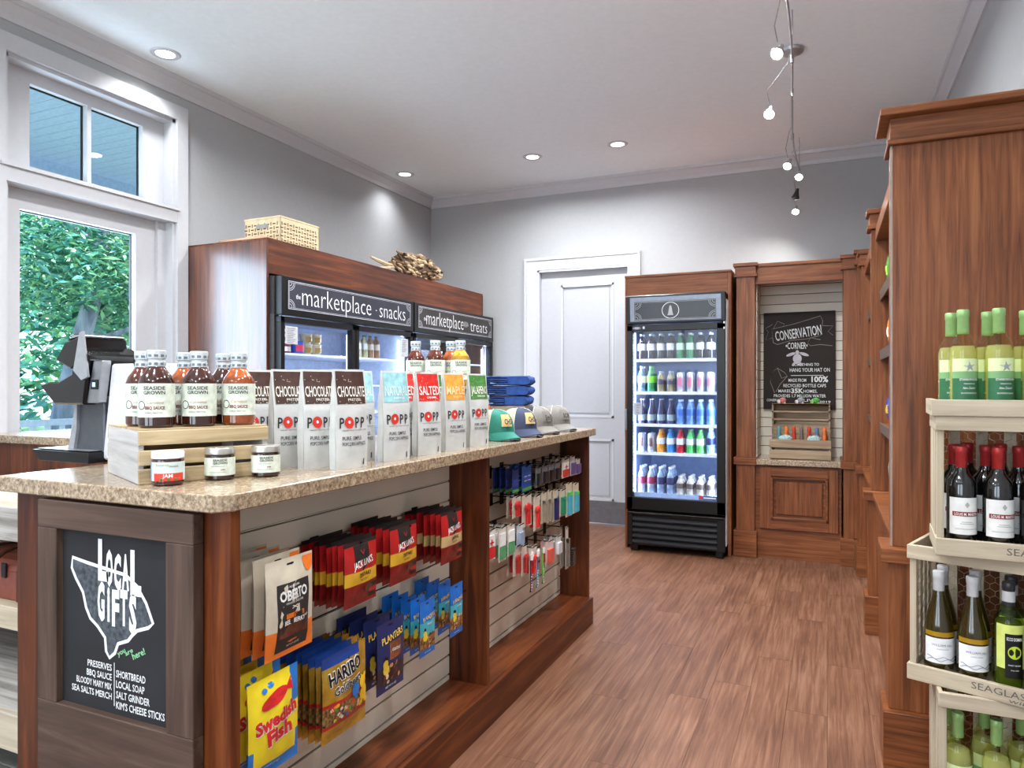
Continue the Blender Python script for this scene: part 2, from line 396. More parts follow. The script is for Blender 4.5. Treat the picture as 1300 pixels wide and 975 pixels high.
# ================================================================ island counter
XS = -1.363                                         # slat wall plane
isl = thing('display_counter', 'long red-brown wooden sales counter with slatted product walls in the middle of the shop', 'counter', (-1.55, 2.4, 0))
IO = Vector((-1.55, 2.4, 0))
def on(parent, O, mb, name, **k):
    """part whose mesh was written in world coordinates, hung under a thing that stands at O"""
    mb.V = [(v[0] - O[0], v[1] - O[1], v[2] - O[2]) for v in mb.V]
    return mb.build(name, parent, **k)
on(isl, IO, MB().box(-1.925, XS - .03, 1.182, 3.71, 0, 1.028, WZ), 'body')
on(isl, IO, MB().box(-1.925, -1.205, 1.16, 1.182, 0, 1.028, WZ), 'end_panel', bevel=.002)
on(isl, IO, MB().box(-1.205, -1.183, 1.155, 1.185, 0, 1.028, WZ), 'corner_strip', bevel=.002)
on(isl, IO, MB().box(-1.925, -1.20, 3.712, 3.735, 0, 1.028, WZ), 'end_panel', bevel=.002)
on(isl, IO, MB().box(XS - .03, -1.198, 2.450, 2.474, .145, 1.028, WZ), 'divider', bevel=.002)
on(isl, IO, MB().box(XS - .03, -1.196, 1.182, 3.712, .128, .147, WY), 'shelf', bevel=.002)
on(isl, IO, MB().box(-1.20, -1.179, 1.15, 3.735, 0, .1425, WY).box(XS, -1.215, 1.2, 3.70, 0, .12, WY), 'kickboard', bevel=.002)
on(isl, IO, MB().box(XS - .03, XS - .008, 1.182, 3.712, .147, 1.028, SGAP), 'slat_wall_backing')
g_ = [.147] + [.171 + .076 * k for k in range(12)]
g_ = [z for z in g_ if z < 1.02] + [1.029]
for (y0, y1) in ((1.183, 2.449), (2.475, 3.711)):
    for a, c in zip(g_[:-1], g_[1:]):
        m_ = MB(); z1 = c - (.008 if c < 1.02 else 0)
        m_.box(XS - .008, XS, y0, y1, a, z1, SLAT)
        if .8 < c < 1.02: m_.box(XS - .008, XS - .0045, y0, y1, z1 + .0025, z1 + .0055, SLAT)
        on(isl, IO, m_, 'slat')
# stone worktop with clipped corners
top = MB(); c_ = .03
pts = [(-1.972, 1.135), (-1.172 - c_, 1.118), (-1.172, 1.118 + c_ + .01), (-1.172, 3.765), (-1.972, 3.765)]
top.prism(pts, 'z', 1.028, 1.067, GRAN)
wt = tag(on(None, (0, 0, 0), top, 'worktop', bevel=.003), 'speckled tan stone worktop on top of the long sales counter', 'worktop')
# chalkboard on the near end of the counter
cb = thing('chalkboard', 'framed blackboard reading LOCAL GIFTS on the near end of the sales counter', 'sign', (-1.527, 1.16, .2))
CO = Vector((-1.527, 1.16, .2)); fy = 1.128
fr = [(-1.792, -1.264, .952, 1.02, DKF), (-1.792, -1.264, .21, .527, DKF), (-1.792, -1.722, .527, .952, DKFZ), (-1.348, -1.264, .527, .952, DKFZ)]
for a, c, e, g, m_ in fr: on(cb, CO, MB().box(a, c, fy, 1.158, e, g, m_), 'frame_board', bevel=.002)
on(cb, CO, MB().box(-1.73, -1.34, 1.146, 1.158, .52, .96, CHALKB), 'board')
yb_ = 1.1452
m_ = MB(); ux = (1, 0, 0); uy = (0, 0, 1)
def cbp(u, v):     # board coordinates 0..1
    return (-1.722 + u * .374, yb_, .952 - v * .425)
SCs = [(.098, .155), (.24, .175), (.46, .20), (.60, .215), (.70, .27), (.78, .36), (.84, .47), (.80, .50), (.70, .53), (.655, .565), (.62, .60), (.53, .63), (.50, .69), (.45, .725), (.42, .69), (.41, .61), (.34, .55), (.27, .51), (.23, .45), (.20, .36), (.13, .28), (.09, .22)]
sp = [cbp(u, v * .93 + .02) for u, v in SCs]
m_.poly([(p[0], yb_ + .0006, p[2]) for p in sp], mat((70, 76, 82), .8, var=.3, vs=90, name='chalk_hatching'))
nn = len(sp); ring = []
for i in range(nn):
    q0, q1, q2_ = (Vector(sp[(i + k) % nn]) for k in (-1, 0, 1)); t_ = (q2_ - q0).normalized(); n_ = Vector((-t_.z, 0, t_.x)) * .0042; ring += [tuple(q1 - n_), tuple(q1 + n_)]
m_.add(ring, [(2 * i, 2 * ((i + 1) % nn), 2 * ((i + 1) % nn) + 1, 2 * i + 1) for i in range(nn)], CHALK)
on(cb, CO, m_, 'chalk_map')
m_ = MB()
def ct(t, u, v, h, w_=None, al='C', bold=.02, rot=0, m=CHALK, dy=0): put_text(m_, t, (cbp(u, v)[0], yb_ - .0008 - dy, cbp(u, v)[2]), ux, uy, h, m, w_, al, bold, None, rot)
for t_, u_, v_, h_ in (('L', .375, .13, .092), ('O', .452, .17, .080), ('C', .527, .185, .078), ('A', .60, .18, .078), ('L', .672, .175, .098)): ct(t_, u_ + (.02 if t_ == 'L' else 0), v_ + .02, h_, .036 if t_ == 'L' else .024, bold=.05)
for t_, u_, v_, h_ in (('G', .375, .37, .085), ('i', .445, .375, .08), ('F', .51, .395, .080), ('T', .585, .385, .078), ('S', .665, .41, .084)): ct(t_, u_, v_ + .012, h_, .025 if t_ != 'i' else .009, bold=.05)
for i, (a, c) in enumerate((('PRESERVES', 'SHORTBREAD'), ('BBQ SAUCE', 'LOCAL SOAP'), ('BLOODY MARY MIX', 'SALT GRINDER'), ('SEA SALTS MERCH', "KIM'S CHEESE STICKS"))):
    ct(a, .475, .745 + i * .053, .0155, (.085, .088, .125, .142)[i], 'R', .015)
    ct(c, .515, .77 + i * .058, .017, (.098, .095, .112, .160)[i], 'L', .015)
m_.poly([cbp(.492, .715), cbp(.498, .715), cbp(.498, .955), cbp(.492, .955)], CHALK)
GRC = mat((140, 205, 150), .8)
ct('you', .56, .645, .012, .03, rot=.5, m=GRC); ct('are', .63, .635, .011, .028, rot=.5, m=GRC); ct('here!', .715, .635, .015, .045, rot=.45, m=GRC)
on(cb, CO, m_, 'lettering')

# ================================================================ left side: back counter, pale wood display
bc = thing('back_counter', 'red-brown cabinet with a tan stone top standing under the left window', 'cabinet', (-3.35, 2.35, 0))
BO = Vector((-3.35, 2.35, 0))
on(bc, BO, MB().box(-3.785, -2.92, 2.12, 2.55, 0, 1.028, WZ), 'body', bevel=.002)
on(bc, BO, MB().box(-3.785, -2.88, 2.09, 2.60, 1.03, 1.067, GRAN), 'stone_top', bevel=.003)
ds = thing('display_stand', 'stepped stand of pale planks left of the sales counter with a small trunk on it', 'shelf', (-2.75, 1.75, 0))
DO = Vector((-2.75, 1.75, 0))
on(ds, DO, MB().box(-3.3, -2.02, 1.47, 2.05, .88, .90, PX), 'top_board', bevel=.002)
on(ds, DO, MB().box(-3.3, -2.02, 1.455, 1.475, .79, .90, GRW), 'front_board', bevel=.002)
on(ds, DO, MB().box(-3.3, -2.02, 1.47, 1.95, .555, .575, PX).box(-3.3, -2.02, 1.455, 1.475, .50, .575, PX), 'shelf', bevel=.002)
on(ds, DO, MB().box(-3.3, -2.02, 1.33, 1.95, .31, .33, GRW).box(-3.3, -2.02, 1.31, 1.33, .22, .33, PX), 'shelf', bevel=.002)
on(ds, DO, MB().box(-3.3, -2.02, 1.955, 1.98, 0, .88, WX), 'back_panel')
for x_ in (-3.28, -2.04): on(ds, DO, MB().box(x_ - .02, x_ + .02, 1.48, 1.95, 0, .88, PZ), 'leg', bevel=.002)
LEA = mat((110, 52, 38), .4, coat=.3, var=.2, vs=12, name='brown_leather'); LEAD = mat((58, 30, 24), .45, coat=.2)
tr = thing('trunk', 'small domed brown leather trunk on the pale display stand', 'trunk', (-2.60, 1.60, .575))
m_ = MB(); m_.box(-.16, .16, -.10, .10, 0, .10, LEA); m_.build('base', tr, bevel=.003)
m_ = MB(); dome = [(-.10, .10)] + [(-.10 * math.cos(math.pi * k / 10), .10 + .055 * math.sin(math.pi * k / 10)) for k in range(1, 10)] + [(.10, .10)]
m_.prism(dome, 'x', -.16, .16, LEA); m_.build('lid', tr)
for x_ in (-.12, -.02, .12):
    m_ = MB(); dm = [(p[0] * 1.04, p[1] + .004) for p in dome]; m_.prism([(-.104, 0)] + dm + [(.104, 0)], 'x', x_ - .008, x_ + .008, LEAD); m_.build('strap', tr)
MB().box(.035, .06, -.108, -.1, .075, .125, BLK).build('clasp', tr, bevel=.002)
# drinks machine
mc = thing('drink_dispenser', 'black and silver drink dispenser behind the grey crate on the sales counter', 'dispenser', (-1.985, 1.50, 1.0675), R(-3))
LS = mat((176, 179, 184), .3, metal=.5, name='light_silver'); MW = mat((206, 207, 210), .35, name='white_casing'); DG = mat((90, 93, 98), .35, metal=.5, name='dark_grey_panel')
m_ = MB(); m_.prism([(-.06, .005), (-.015, .30), (.20, .30), (.24, .005)], 'y', -.02, .16, MW)
m_.T = Matrix(); m_.build('side_casing', mc, bevel=.006)
m_ = MB(); m_.prism([(-.24, .03), (-.185, .06), (-.175, .2), (-.05, .2), (-.05, .0), (-.18, .0)], 'y', -.02, .16, DG); m_.build('column', mc, bevel=.004)
m_ = MB(); m_.prism([(-.245, .01), (-.215, .04), (-.19, .12), (-.18, .2), (-.168, .2), (-.172, .1), (-.19, .02)], 'y', -.03, .0, LS); m_.build('curved_rib', mc)
m_ = MB(); m_.prism([(-.34, .03), (-.30, -.003), (-.05, -.003), (-.05, .03)], 'y', -.07, .16, BLK).box(-.33, -.06, -.06, .15, .031, .034, LS); m_.build('drip_tray', mc, bevel=.003)
m_ = MB(); m_.prism([(-.32, .235), (-.24, .175), (-.09, .175), (-.06, .33), (-.12, .355), (-.15, .27), (-.22, .245), (-.27, .245)], 'y', -.06, .12, BLKG); m_.build('nozzle_housing', mc, bevel=.005)
m_ = MB(); m_.prism([(-.25, .315), (-.20, .37), (-.13, .385), (-.12, .31), (-.17, .285)], 'y', -.05, .11, BLKG).prism([(-.20, .373), (-.17, .395), (-.13, .395), (-.12, .385)], 'y', -.045, .10, LS); m_.build('lid', mc, bevel=.004)
m_ = MB(); m_.prism([(-.13, .28), (-.10, .395), (-.085, .40), (-.06, .26), (-.09, .25)], 'y', -.066, -.058, LS); m_.build('side_trim', mc)
m_ = MB(); m_.prism([(-.09, .18), (-.055, .31), (-.01, .31), (-.035, .18)], 'y', -.05, -.02, SILV); m_.build('control_panel', mc, bevel=.003)
m_ = MB(); m_.box(-.062, -.03, -.054, -.05, .222, .252, mat((12, 20, 34), .2)).box(-.054, -.04, -.0545, -.054, .23, .243, mat((160, 215, 255), .3, emis=1.2)); m_.build('screen', mc)
m_ = MB(); m_.lathe([(0, -.045), (.018, -.04), (.024, -.02), (.03, 0), (.03, .02), (0, .03)], BLKG, 14, (-.215, .03, .285)).tube([(-.20, .03, .24), (-.23, .03, .262), (-.265, .03, .25)], [.012, .010, .014], BLKG, 8); m_.build('spout', mc)
m_ = MB(); m_.prism([(.10, .30), (.105, .335), (.15, .335), (.145, .27), (.12, .26)], 'y', -.03, .03, BLK); m_.build('lever', mc, bevel=.003)

# ================================================================ cooler enclosure and coolers
ec = thing('cooler_surround', 'tall cherry wood surround enclosing the two coolers on the left wall', 'cabinet', (-3.45, 4.8, 0))
EO = Vector((-3.45, 4.8, 0))
on(ec, EO, MB().box(XL + .005, -3.12, 3.332, 3.352, 0, 2.193, wood('satin_cherry_panel', CH, 'z', rough=.38, coat=1.0)), 'side_panel', bevel=.002)
on(ec, EO, MB().box(XL + .005, -3.12, 6.27, 6.29, 0, 2.193, WZ), 'side_panel', bevel=.002)
on(ec, EO, MB().box(-3.14, -3.12, 3.352, 6.27, 1.99, 2.193, WY), 'fascia', bevel=.002)
on(ec, EO, MB().box(XL + .005, -3.12, 3.34, 6.28, 2.193, 2.206, WY), 'top_panel')
CH3 = wood('worn_board', ((150, 110, 84), (196, 160, 130), (220, 190, 160)), 'x', rough=.6, coat=0)
lb = MB().box(-.19, .19, -.05, .05, 0, .02, CH3).build('loose_board', None, (-3.36, 3.42, 2.206), bevel=.001); tag(lb, 'loose pale board lying on the near edge of the cooler surround', 'board')
CW = mat((206, 218, 240), .5, name='cooler_liner'); SHW = mat((225, 232, 245), .4, name='shelf_wire')
SIGNK = mat((44, 44, 56), .6, var=.1, vs=5, name='chalk_sign_panel'); SIGNB = mat((52, 48, 46), .6, var=.1, vs=5, name='brown_chalk_sign_panel')
def deco_frame(mb, P, W, H, m):
    """chalk border with quarter-circle corners; P(a, b) maps sign coordinates to space"""
    def bar(a0, b0, a1, b1): mb.poly([P(a0, b0), P(a1, b0), P(a1, b1), P(a0, b1)], m)
    for o_, t_ in ((.0, .004), (.009, .002)):
        bar(o_, o_, W - o_, o_ + t_); bar(o_, H - o_ - t_, W - o_, H - o_); bar(o_, o_, o_ + t_, H - o_); bar(W - o_ - t_, o_, W - o_, H - o_)
    for cx, cz, s1_, s2_ in ((.012, .012, 1, 1), (W - .012, .012, -1, 1), (.012, H - .012, 1, -1), (W - .012, H - .012, -1, -1)):
        for r_ in (.018, .034, .045):
            n = 8
            for k in range(n):
                a0 = math.pi / 2 * k / n; a1 = math.pi / 2 * (k + 1) / n
                q = [(cx + s1_ * rr * math.cos(a), cz + s2_ * rr * math.sin(a)) for rr, a in ((r_, a0), (r_ + .0035, a0), (r_ + .0035, a1), (r_, a1))]
                if s1_ * s2_ < 0: q = q[::-1]
                mb.poly([P(*k2) for k2 in q], m)
def make_cooler(name, label, Y0, Y1, words, sign):
    t = thing(name, label, 'cooler', (-3.4, (Y0 + Y1) / 2, 0)); O = Vector((-3.4, (Y0 + Y1) / 2, 0))
    xf, xb = -3.04, -3.74
    b = MB(); b.box(xb, xf - .06, Y0, Y0 + .04, .1, 1.975, GREY).box(xb, xf - .06, Y1 - .04, Y1, .1, 1.975, GREY).box(xb, xb + .03, Y0, Y1, .1, 1.975, CW)
    b.box(xb, xf - .06, Y0 + .04, Y1 - .04, 1.74, 1.76, CW).box(xb, xf - .06, Y0, Y1, .1, .35, BLK).box(xb, xf - .06, Y0 + .04, Y0 + .045, .35, 1.74, CW).box(xb, xf - .06, Y1 - .045, Y1 - .04, .35, 1.74, CW)
    on(t, O, b, 'cabinet')
    h = MB().box(xf - .06, xf, Y0 + .003, Y1 - .003, 1.738, 1.975, BLK); h.box(xf - .30, xf - .061, Y0 - .002, Y0 + .002, 1.745, 1.97, SILV)
    h = on(t, O, h, 'header', bevel=.004)
    sW = Y1 - Y0 - .11
    p = MB().box(xf, xf + .004, Y0 + .055, Y1 - .055, 1.775, 1.95, sign); p = on(t, O, p, 'sign_panel')
    m2 = MB(); P = lambda a, b_: (xf + .0046, Y0 + .055 + a, 1.775 + b_)
    deco_frame(m2, P, sW, .175, mat((190, 192, 200), .7))
    for (tx, a, h_, w_, v_) in words: put_text(m2, tx, P(a * sW, v_), (0, 1, 0), (0, 0, 1), h_, CHALK, w_ * sW, bold=-.012 if h_ > .05 else .01)
    if sign is SIGNB: m2.poly([P(sW * .60 + .06 * math.cos(2 * math.pi * k / 16), .088 + .026 * math.sin(2 * math.pi * k / 16)) for k in range(16)], mat((120, 116, 112), .8))
    on(t, O, m2, 'lettering')
    for k in range(6): 
        s = MB().box(xb + .05, xf - .09, Y0 + .05, Y1 - .05, .5 + k * .202 - .012, .5 + k * .202, SHW); on(t, O, s, 'shelf')
    ym = (Y0 + Y1) / 2
    for a, c in ((Y0 + .003, ym - .004), (ym + .004, Y1 - .003)):
        d = MB(); fw = .035
        for q in ((a, a + fw, .12, 1.728), (c - fw, c, .12, 1.728), (a, c, 1.69, 1.728), (a, c, .12, .34)): d.box(xf - .055, xf - .005, q[0], q[1], q[2], q[3], BLK)
        dd = on(t, O, d, 'door', bevel=.003)
        g = MB().box(xf - .035, xf - .030, a + fw, c - fw, .34, 1.69, DGLASS); g = on(t, O, g, 'door_glass'); 
        hh = MB().box(xf - .004, xf + .02, (c - .03) if a < ym - .3 else a + .01, (c - .01) if a < ym - .3 else a + .03, .8, 1.3, BLK); on(t, O, hh, 'handle', bevel=.004)
    m2 = MB(); 
    for y_ in (Y0 + .10, ym, Y1 - .10): m2.box(xf - .085, xf - .075, y_ - .008, y_ + .008, .4, 1.66, mat((200, 222, 255), .4, emis=5))
    on(t, O, m2, 'light_strip')
    for y_, rz in ((Y0 + .06, -60), (Y1 - .06, 60), (ym + .01, -60), (ym - .01, 60)): light('cooler_light', 'AREA', (xf - .068, y_, 1.05), 5.5, (.80, .88, 1), 1.25, .02, (0, R(90), R(rz)))
    return t
make_cooler('glass_door_cooler', 'black two-door glass cooler with the snacks chalk header', 3.372, 4.88, [('the', .065, .03, .03, .085), ('marketplace', .355, .125, .53, .098), ('•', .665, .016, .012, .08), ('snacks', .82, .115, .25, .092)], SIGNK)
make_cooler('glass_door_cooler', 'black two-door glass cooler with the treats chalk header', 4.892, 6.36, [('the', .08, .03, .04, .08), ('marketplace', .33, .125, .48, .096), ('fresh', .605, .02, .06, .085), ('treats', .80, .11, .26, .088)], SIGNB)
# service notes on the cooler glass
for k, (y0, y1, z0, z1, lb_) in enumerate(((3.41, 3.52, 1.56, 1.67, 'small printed notice taped inside the snacks cooler door, top left corner'), (4.70, 4.80, 1.53, 1.67, 'grey notice taped inside the right-hand door of the snacks cooler'))):
    m_ = MB().box(-3.0385, -3.0375, y0, y1, z0, z1, mat((190, 190, 192), .6))
    for i in range(9): m_.box(-3.0375, -3.0372, y0 + .015, y1 - .02 - .01 * (i % 3), z1 - .016 - i * .011, z1 - .012 - i * .011, GREY)
    m_.V = [(v[0] + (-.026 + .0245 - .004), v[1], v[2]) for v in m_.V]
    tag(on(None, (0, 0, 0), m_, 'notice'), lb_, 'notice')

# woven basket and driftwood fish on the surround
bk = thing('woven_basket', 'woven cream basket with dark flecks on top of the cooler surround', 'basket', (-3.29, 3.66, 2.207), R(-1))
BSK = mat((206, 186, 150), .8, var=.06); BSD = mat((88, 60, 36), .8); 
m_ = MB(); bw, bd, bh = .30, .36, .155
m_.box(-bw / 2, bw / 2, -bd / 2, -bd / 2 + .008, 0, bh, BSK).box(-bw / 2, bw / 2, bd / 2 - .008, bd / 2, 0, bh, BSK).box(-bw / 2, -bw / 2 + .008, -bd / 2, bd / 2, 0, bh, BSK).box(bw / 2 - .008, bw / 2, -bd / 2, bd / 2, 0, bh, BSK).box(-bw / 2, bw / 2, -bd / 2, bd / 2, 0, .006, BSK)
m_.build('body', bk)
wv = MB(); st = .0262
def weave(P, W_, H_):
    for i in range(int(W_ / st)):
        for j_ in range(int(H_ / st)):
            a = (i + .5) * st; c = (j_ + .5) * st
            da, dc = (st * .46, st * .15) if (i + j_) % 2 else (st * .14, st * .42)
            wv.poly([P(a - da, c - dc), P(a + da, c - dc), P(a + da, c + dc), P(a - da, c + dc)], BSD)
weave(lambda a, c: (bw / 2 + .0012, -bd / 2 + a, c), bd, bh)
weave(lambda a, c: (-bw / 2 + a, -bd / 2 - .0012, c), bw, bh)
ob = wv.build('woven_strands', bk); ob['kind'] = 'stuff'
MB().box(-.05, .05, -bd / 2 - .004, -bd / 2 - .0005, .095, .122, mat((140, 138, 136), .8)).build('handle_slot', bk)
m_ = MB(); 
for q in ((-bw / 2 - .003, bw / 2 + .003, -bd / 2 - .003, -bd / 2 + .01), (-bw / 2 - .003, bw / 2 + .003, bd / 2 - .01, bd / 2 + .003), (-bw / 2 - .003, -bw / 2 + .01, -bd / 2, bd / 2), (bw / 2 - .01, bw / 2 + .003, -bd / 2, bd / 2)): m_.box(*q, bh, bh + .01, BSK)
m_.build('rim', bk)
fs = thing('driftwood_fish', 'fish sculpture pieced from driftwood chips on top of the cooler surround', 'sculpture', (-3.28, 5.20, 2.207), R(90)); fs.scale = (1.9, 1.5, 1.35)
DW = mat((150, 124, 92), .8, var=.3, vs=40, name='driftwood'); DW2 = mat((200, 178, 144), .8, var=.2, vs=40); DW3 = mat((84, 62, 42), .8, var=.2, vs=40)
m_ = MB(); m_.ball((.05, 0, .085), .085, DW3, 14, 8, (2.4, .35, .95)); m_.build('core', fs)
rr_ = random.Random(3); ch_ = MB()
for k in range(170):
    a = rr_.uniform(-1, 1); c = rr_.uniform(-.95, .95)
    if a * a + c * c > .98: continue
    x_ = .05 + a * .205; z_ = .088 + c * .083; y_ = -.03 * math.sqrt(max(0, 1 - a * a - c * c)) - .004
    ch_.T = Matrix.Translation((x_, y_, z_)) @ Matrix.Rotation(rr_.uniform(-.5, .5) - a * .3, 4, 'Y') @ Matrix.Rotation(rr_.uniform(-.4, .4), 4, 'Z')
    l_ = rr_.uniform(.016, .036); ch_.ball((0, 0, 0), l_, rr_.choice((DW, DW, DW2, DW3)), 7, 4, (1, .3, .32))
ch_.T = Matrix(); o = ch_.build('wood_chips', fs); o['kind'] = 'stuff'
m_ = MB(); m_.ball((.235, -.005, .085), .045, DW2, 10, 6, (1.1, .5, 1.0)).ball((.25, -.03, .10), .010, DW3, 8, 5); m_.build('head', fs)
for s_ in (1, -1):
    m_ = MB(); m_.tube([(-.12, 0, .06), (-.20, -.01, .045 + .012 * s_), (-.31, -.01, .04 + .035 * s_)], [.014, .013, .007], DW2, 6); m_.build('tail_fin', fs)
m_ = MB(); m_.tube([(.02, 0, .155), (.09, 0, .178), (.16, 0, .155)], [.006, .012, .006], DW2, 6); m_.build('back_fin', fs)

# ================================================================ drinks fridge at the back
fs_ = thing('fridge_surround', 'brown wooden surround boxed around the single-door drinks fridge', 'cabinet', (-1.09, 6.0, 0))
FO = Vector((-1.09, 6.0, 0))
on(fs_, FO, MB().box(-1.50, -1.48, 5.60, YB - .04, 0, 2.169, BZ), 'side_panel', bevel=.002)
on(fs_, FO, MB().box(-.70, -.675, 5.60, YB - .01, 0, 2.169, BZ), 'side_panel', bevel=.002)
on(fs_, FO, MB().box(-1.48, -.70, 5.60, 5.62, 2.0, 2.169, BX), 'fascia', bevel=.002)
on(fs_, FO, MB().box(-1.50, -.675, 5.59, YB - .04, 2.169, 2.185, BX), 'top_panel')
fg = thing('drinks_fridge', 'tall black glass-door fridge full of bottled drinks against the back wall', 'fridge', (-1.078, 5.85, 0)); GO = Vector((-1.078, 5.85, 0))
fx0, fx1, fyf, fyb = -1.452, -.703, 5.47, 6.2
b = MB(); LN = mat((150, 168, 205), .5, name='fridge_liner')
b.box(fx0, fx0 + .035, 5.53, fyb, .06, 2.0, BLK).box(fx1 - .035, fx1, 5.53, fyb, .06, 2.0, BLK).box(fx0, fx1, fyb - .03, fyb, .06, 2.0, BLK).box(fx0, fx1, 5.53, fyb, 1.80, 2.0, BLK).box(fx0, fx1, 5.53, fyb, .06, .42, BLK)
b.box(fx0 + .035, fx0 + .04, 5.53, fyb - .03, .42, 1.8, LN).box(fx1 - .04, fx1 - .035, 5.53, fyb - .03, .42, 1.8, LN).box(fx0 + .035, fx1 - .035, fyb - .04, fyb - .03, .42, 1.8, LN).box(fx0 + .04, fx1 - .04, 5.53, fyb - .03, 1.79, 1.8, LN).box(fx0 + .04, fx1 - .04, 5.56, fyb - .03, .42, .425, LN)
b.box(fx1, fx1 + .006, 5.50, 6.1, .1, 1.95, mat((205, 205, 205), .5))
on(fg, GO, b, 'cabinet')
hd = MB().prism([(5.53, 1.785), (5.47, 1.785), (5.455, 2.005), (5.53, 2.005)], 'x', fx0 - .004, fx1 + .004, BLK); on(fg, GO, hd, 'header', bevel=.005)
def hp(a, b_): return (fx0 + .03 + a, 5.4693 - .015 * b_ / .22 * 1.0 - .0012 - .0008, 1.803 + b_)
m_ = MB(); m_.poly([hp(0, 0), hp(.69, 0), hp(.69, .185), hp(0, .185)], mat((128, 136, 150), .35, metal=.3)); 
q = lambda a, b_: (lambda p: (p[0], p[1] - .0006, p[2]))(hp(a, b_))
m_.poly([q(.03, 0.004), q(.66, 0.004), q(.66, .155), q(.03, .155)], mat((36, 38, 41), .3, coat=.15)); on(fg, GO, m_, 'sign_panel')
m_ = MB(); q2 = lambda a, b_: (lambda p: (p[0], p[1] - .0012, p[2]))(hp(.03 + a, .006 + b_))
deco_frame(m_, q2, .63, .147, mat((150, 152, 156), .6))
cn = 28
for k in range(cn):
    a0, a1 = 2 * math.pi * k / cn, 2 * math.pi * (k + 1) / cn
    m_.poly([q2(.285 + r_ * math.cos(a), .072 + r_ * .95 * math.sin(a)) for r_, a in ((.062, a0), (.066, a0), (.066, a1), (.062, a1))], WHT)
m_.poly([q2(.262, .035), q2(.308, .035), q2(.302, .05), q2(.296, .085), q2(.291, .108), q2(.279, .108), q2(.274, .085), q2(.268, .05)], mat((170, 172, 172), .7))
on(fg, GO, m_, 'emblem')
d = MB()
for q_ in ((fx0, fx0 + .047, .335, 1.775), (fx1 - .062, fx1, .335, 1.775), (fx0, fx1, 1.728, 1.778), (fx0, fx1, .335, .43)): d.box(q_[0], q_[1], 5.475, 5.525, q_[2], q_[3], BLK)
dd = on(fg, GO, d, 'door', bevel=.004)
on(fg, GO, MB().box(fx0 + .047, fx1 - .062, 5.50, 5.505, .43, 1.728, DGLASS), 'door_glass')
on(fg, GO, MB().box(fx0 - .012, fx0 + .006, 5.455, 5.475, .95, 1.12, SILV), 'handle', bevel=.004)
m_ = MB(); put_text(m_, 'TRUE', (fx0 + .08, 5.4738, 1.752), (1, 0, 0), (0, 0, 1), .011, WHT, .03)
m_.poly([(fx0 + .08 + .032 * math.cos(2 * math.pi * k / 20), 5.4743, 1.752 + .011 * math.sin(2 * math.pi * k / 20)) for k in range(20)], GREY)
m_.poly([(fx0 + .135 + .009 * math.cos(2 * math.pi * k / 12), 5.4743, 1.755 + .011 * math.sin(2 * math.pi * k / 12)) for k in range(12)], SILV); on(fg, GO, m_, 'maker_badge')
for z_ in (1.775, 1.735): on(fg, GO, MB().box(fx1 - .012, fx1 - .002, 5.468, 5.474, z_ - .008, z_ + .006, WHT), 'hinge_screw')
gr = MB().box(fx0 + .003, fx1 - .003, 5.50, 5.53, .055, .33, BLK); gr.prism([(5.505, .29), (5.47, .30), (5.462, .315), (5.505, .33)], 'x', fx0 + .003, fx1 - .003, BLKG)
gr.box(fx0 + .003, fx0 + .045, 5.475, 5.50, .055, .30, BLK).box(fx1 - .06, fx1 - .003, 5.475, 5.50, .055, .30, BLK)
on(fg, GO, gr, 'grille_frame', bevel=.003)
for k in range(5):
    z_ = .075 + k * .044; s = MB().prism([(5.50, z_ + .03), (5.476, z_ + .012), (5.474, z_), (5.48, z_ + .002), (5.50, z_ + .012)], 'x', fx0 + .045, fx1 - .06, mat((38, 39, 41), .3, coat=.3)); on(fg, GO, s, 'grille_slat')
for x_ in (fx0 + .05, fx1 - .05):
    for y_ in (5.55, 6.1): on(fg, GO, MB().box(x_ - .03, x_ + .03, y_ - .03, y_ + .03, 0, .06, BLK), 'caster', bevel=.006)
SZ = (1.507, 1.251, .998, .775)
for z_ in SZ:
    s = MB().box(fx0 + .045, fx1 - .045, 5.545, fyb - .05, z_ - .006, z_, SHW).box(fx0 + .045, fx1 - .045, 5.537, 5.545, z_ - .018, z_ + .006, mat((235, 240, 255), .4)); on(fg, GO, s, 'shelf')
on(fg, GO, MB().box(fx0 + .045, fx1 - .045, 5.545, fyb - .05, .43, .447, SHW).box(fx0 + .045, fx1 - .045, 5.535, 5.545, .425, .462, mat((170, 190, 230), .4)), 'floor_rack')
m_ = MB(); m_.box(fx0 + .047, fx0 + .056, 5.532, 5.542, .46, 1.72, mat((205, 225, 255), .4, emis=4)); on(fg, GO, m_, 'light_strip')
m_ = MB()
for k in range(50): m_.box(fx0 + .048, fx0 + .055, 5.529, 5.532, .47 + k * .025, .481 + k * .025, mat((240, 246, 255), .4, emis=14))
o = on(fg, GO, m_, 'light_diodes'); o['kind'] = 'stuff'
light('fridge_light', 'AREA', (fx0 + .06, 5.545, 1.08), 5.5, (.66, .80, 1), 1.25, .02, (0, R(-90), R(40)))
light('fridge_light', 'AREA', (fx1 - .07, 5.545, 1.08), 5.5, (.66, .80, 1), 1.25, .02, (0, R(90), R(-40)))
m_ = MB().box(fx0 + .055, fx0 + .115, 5.4985, 5.4995, 1.07, 1.17, mat((170, 176, 186), .6))
for i, t_ in enumerate(('PLEASE', 'PAY', 'AT', 'DESK')): put_text(m_, t_, (fx0 + .085, 5.498, 1.15 - i * .02), (1, 0, 0), (0, 0, 1), .009, BLK)
tag(on(None, (0, 0, 0), m_, 'notice'), 'small grey notice on the left edge of the drinks fridge door', 'notice')
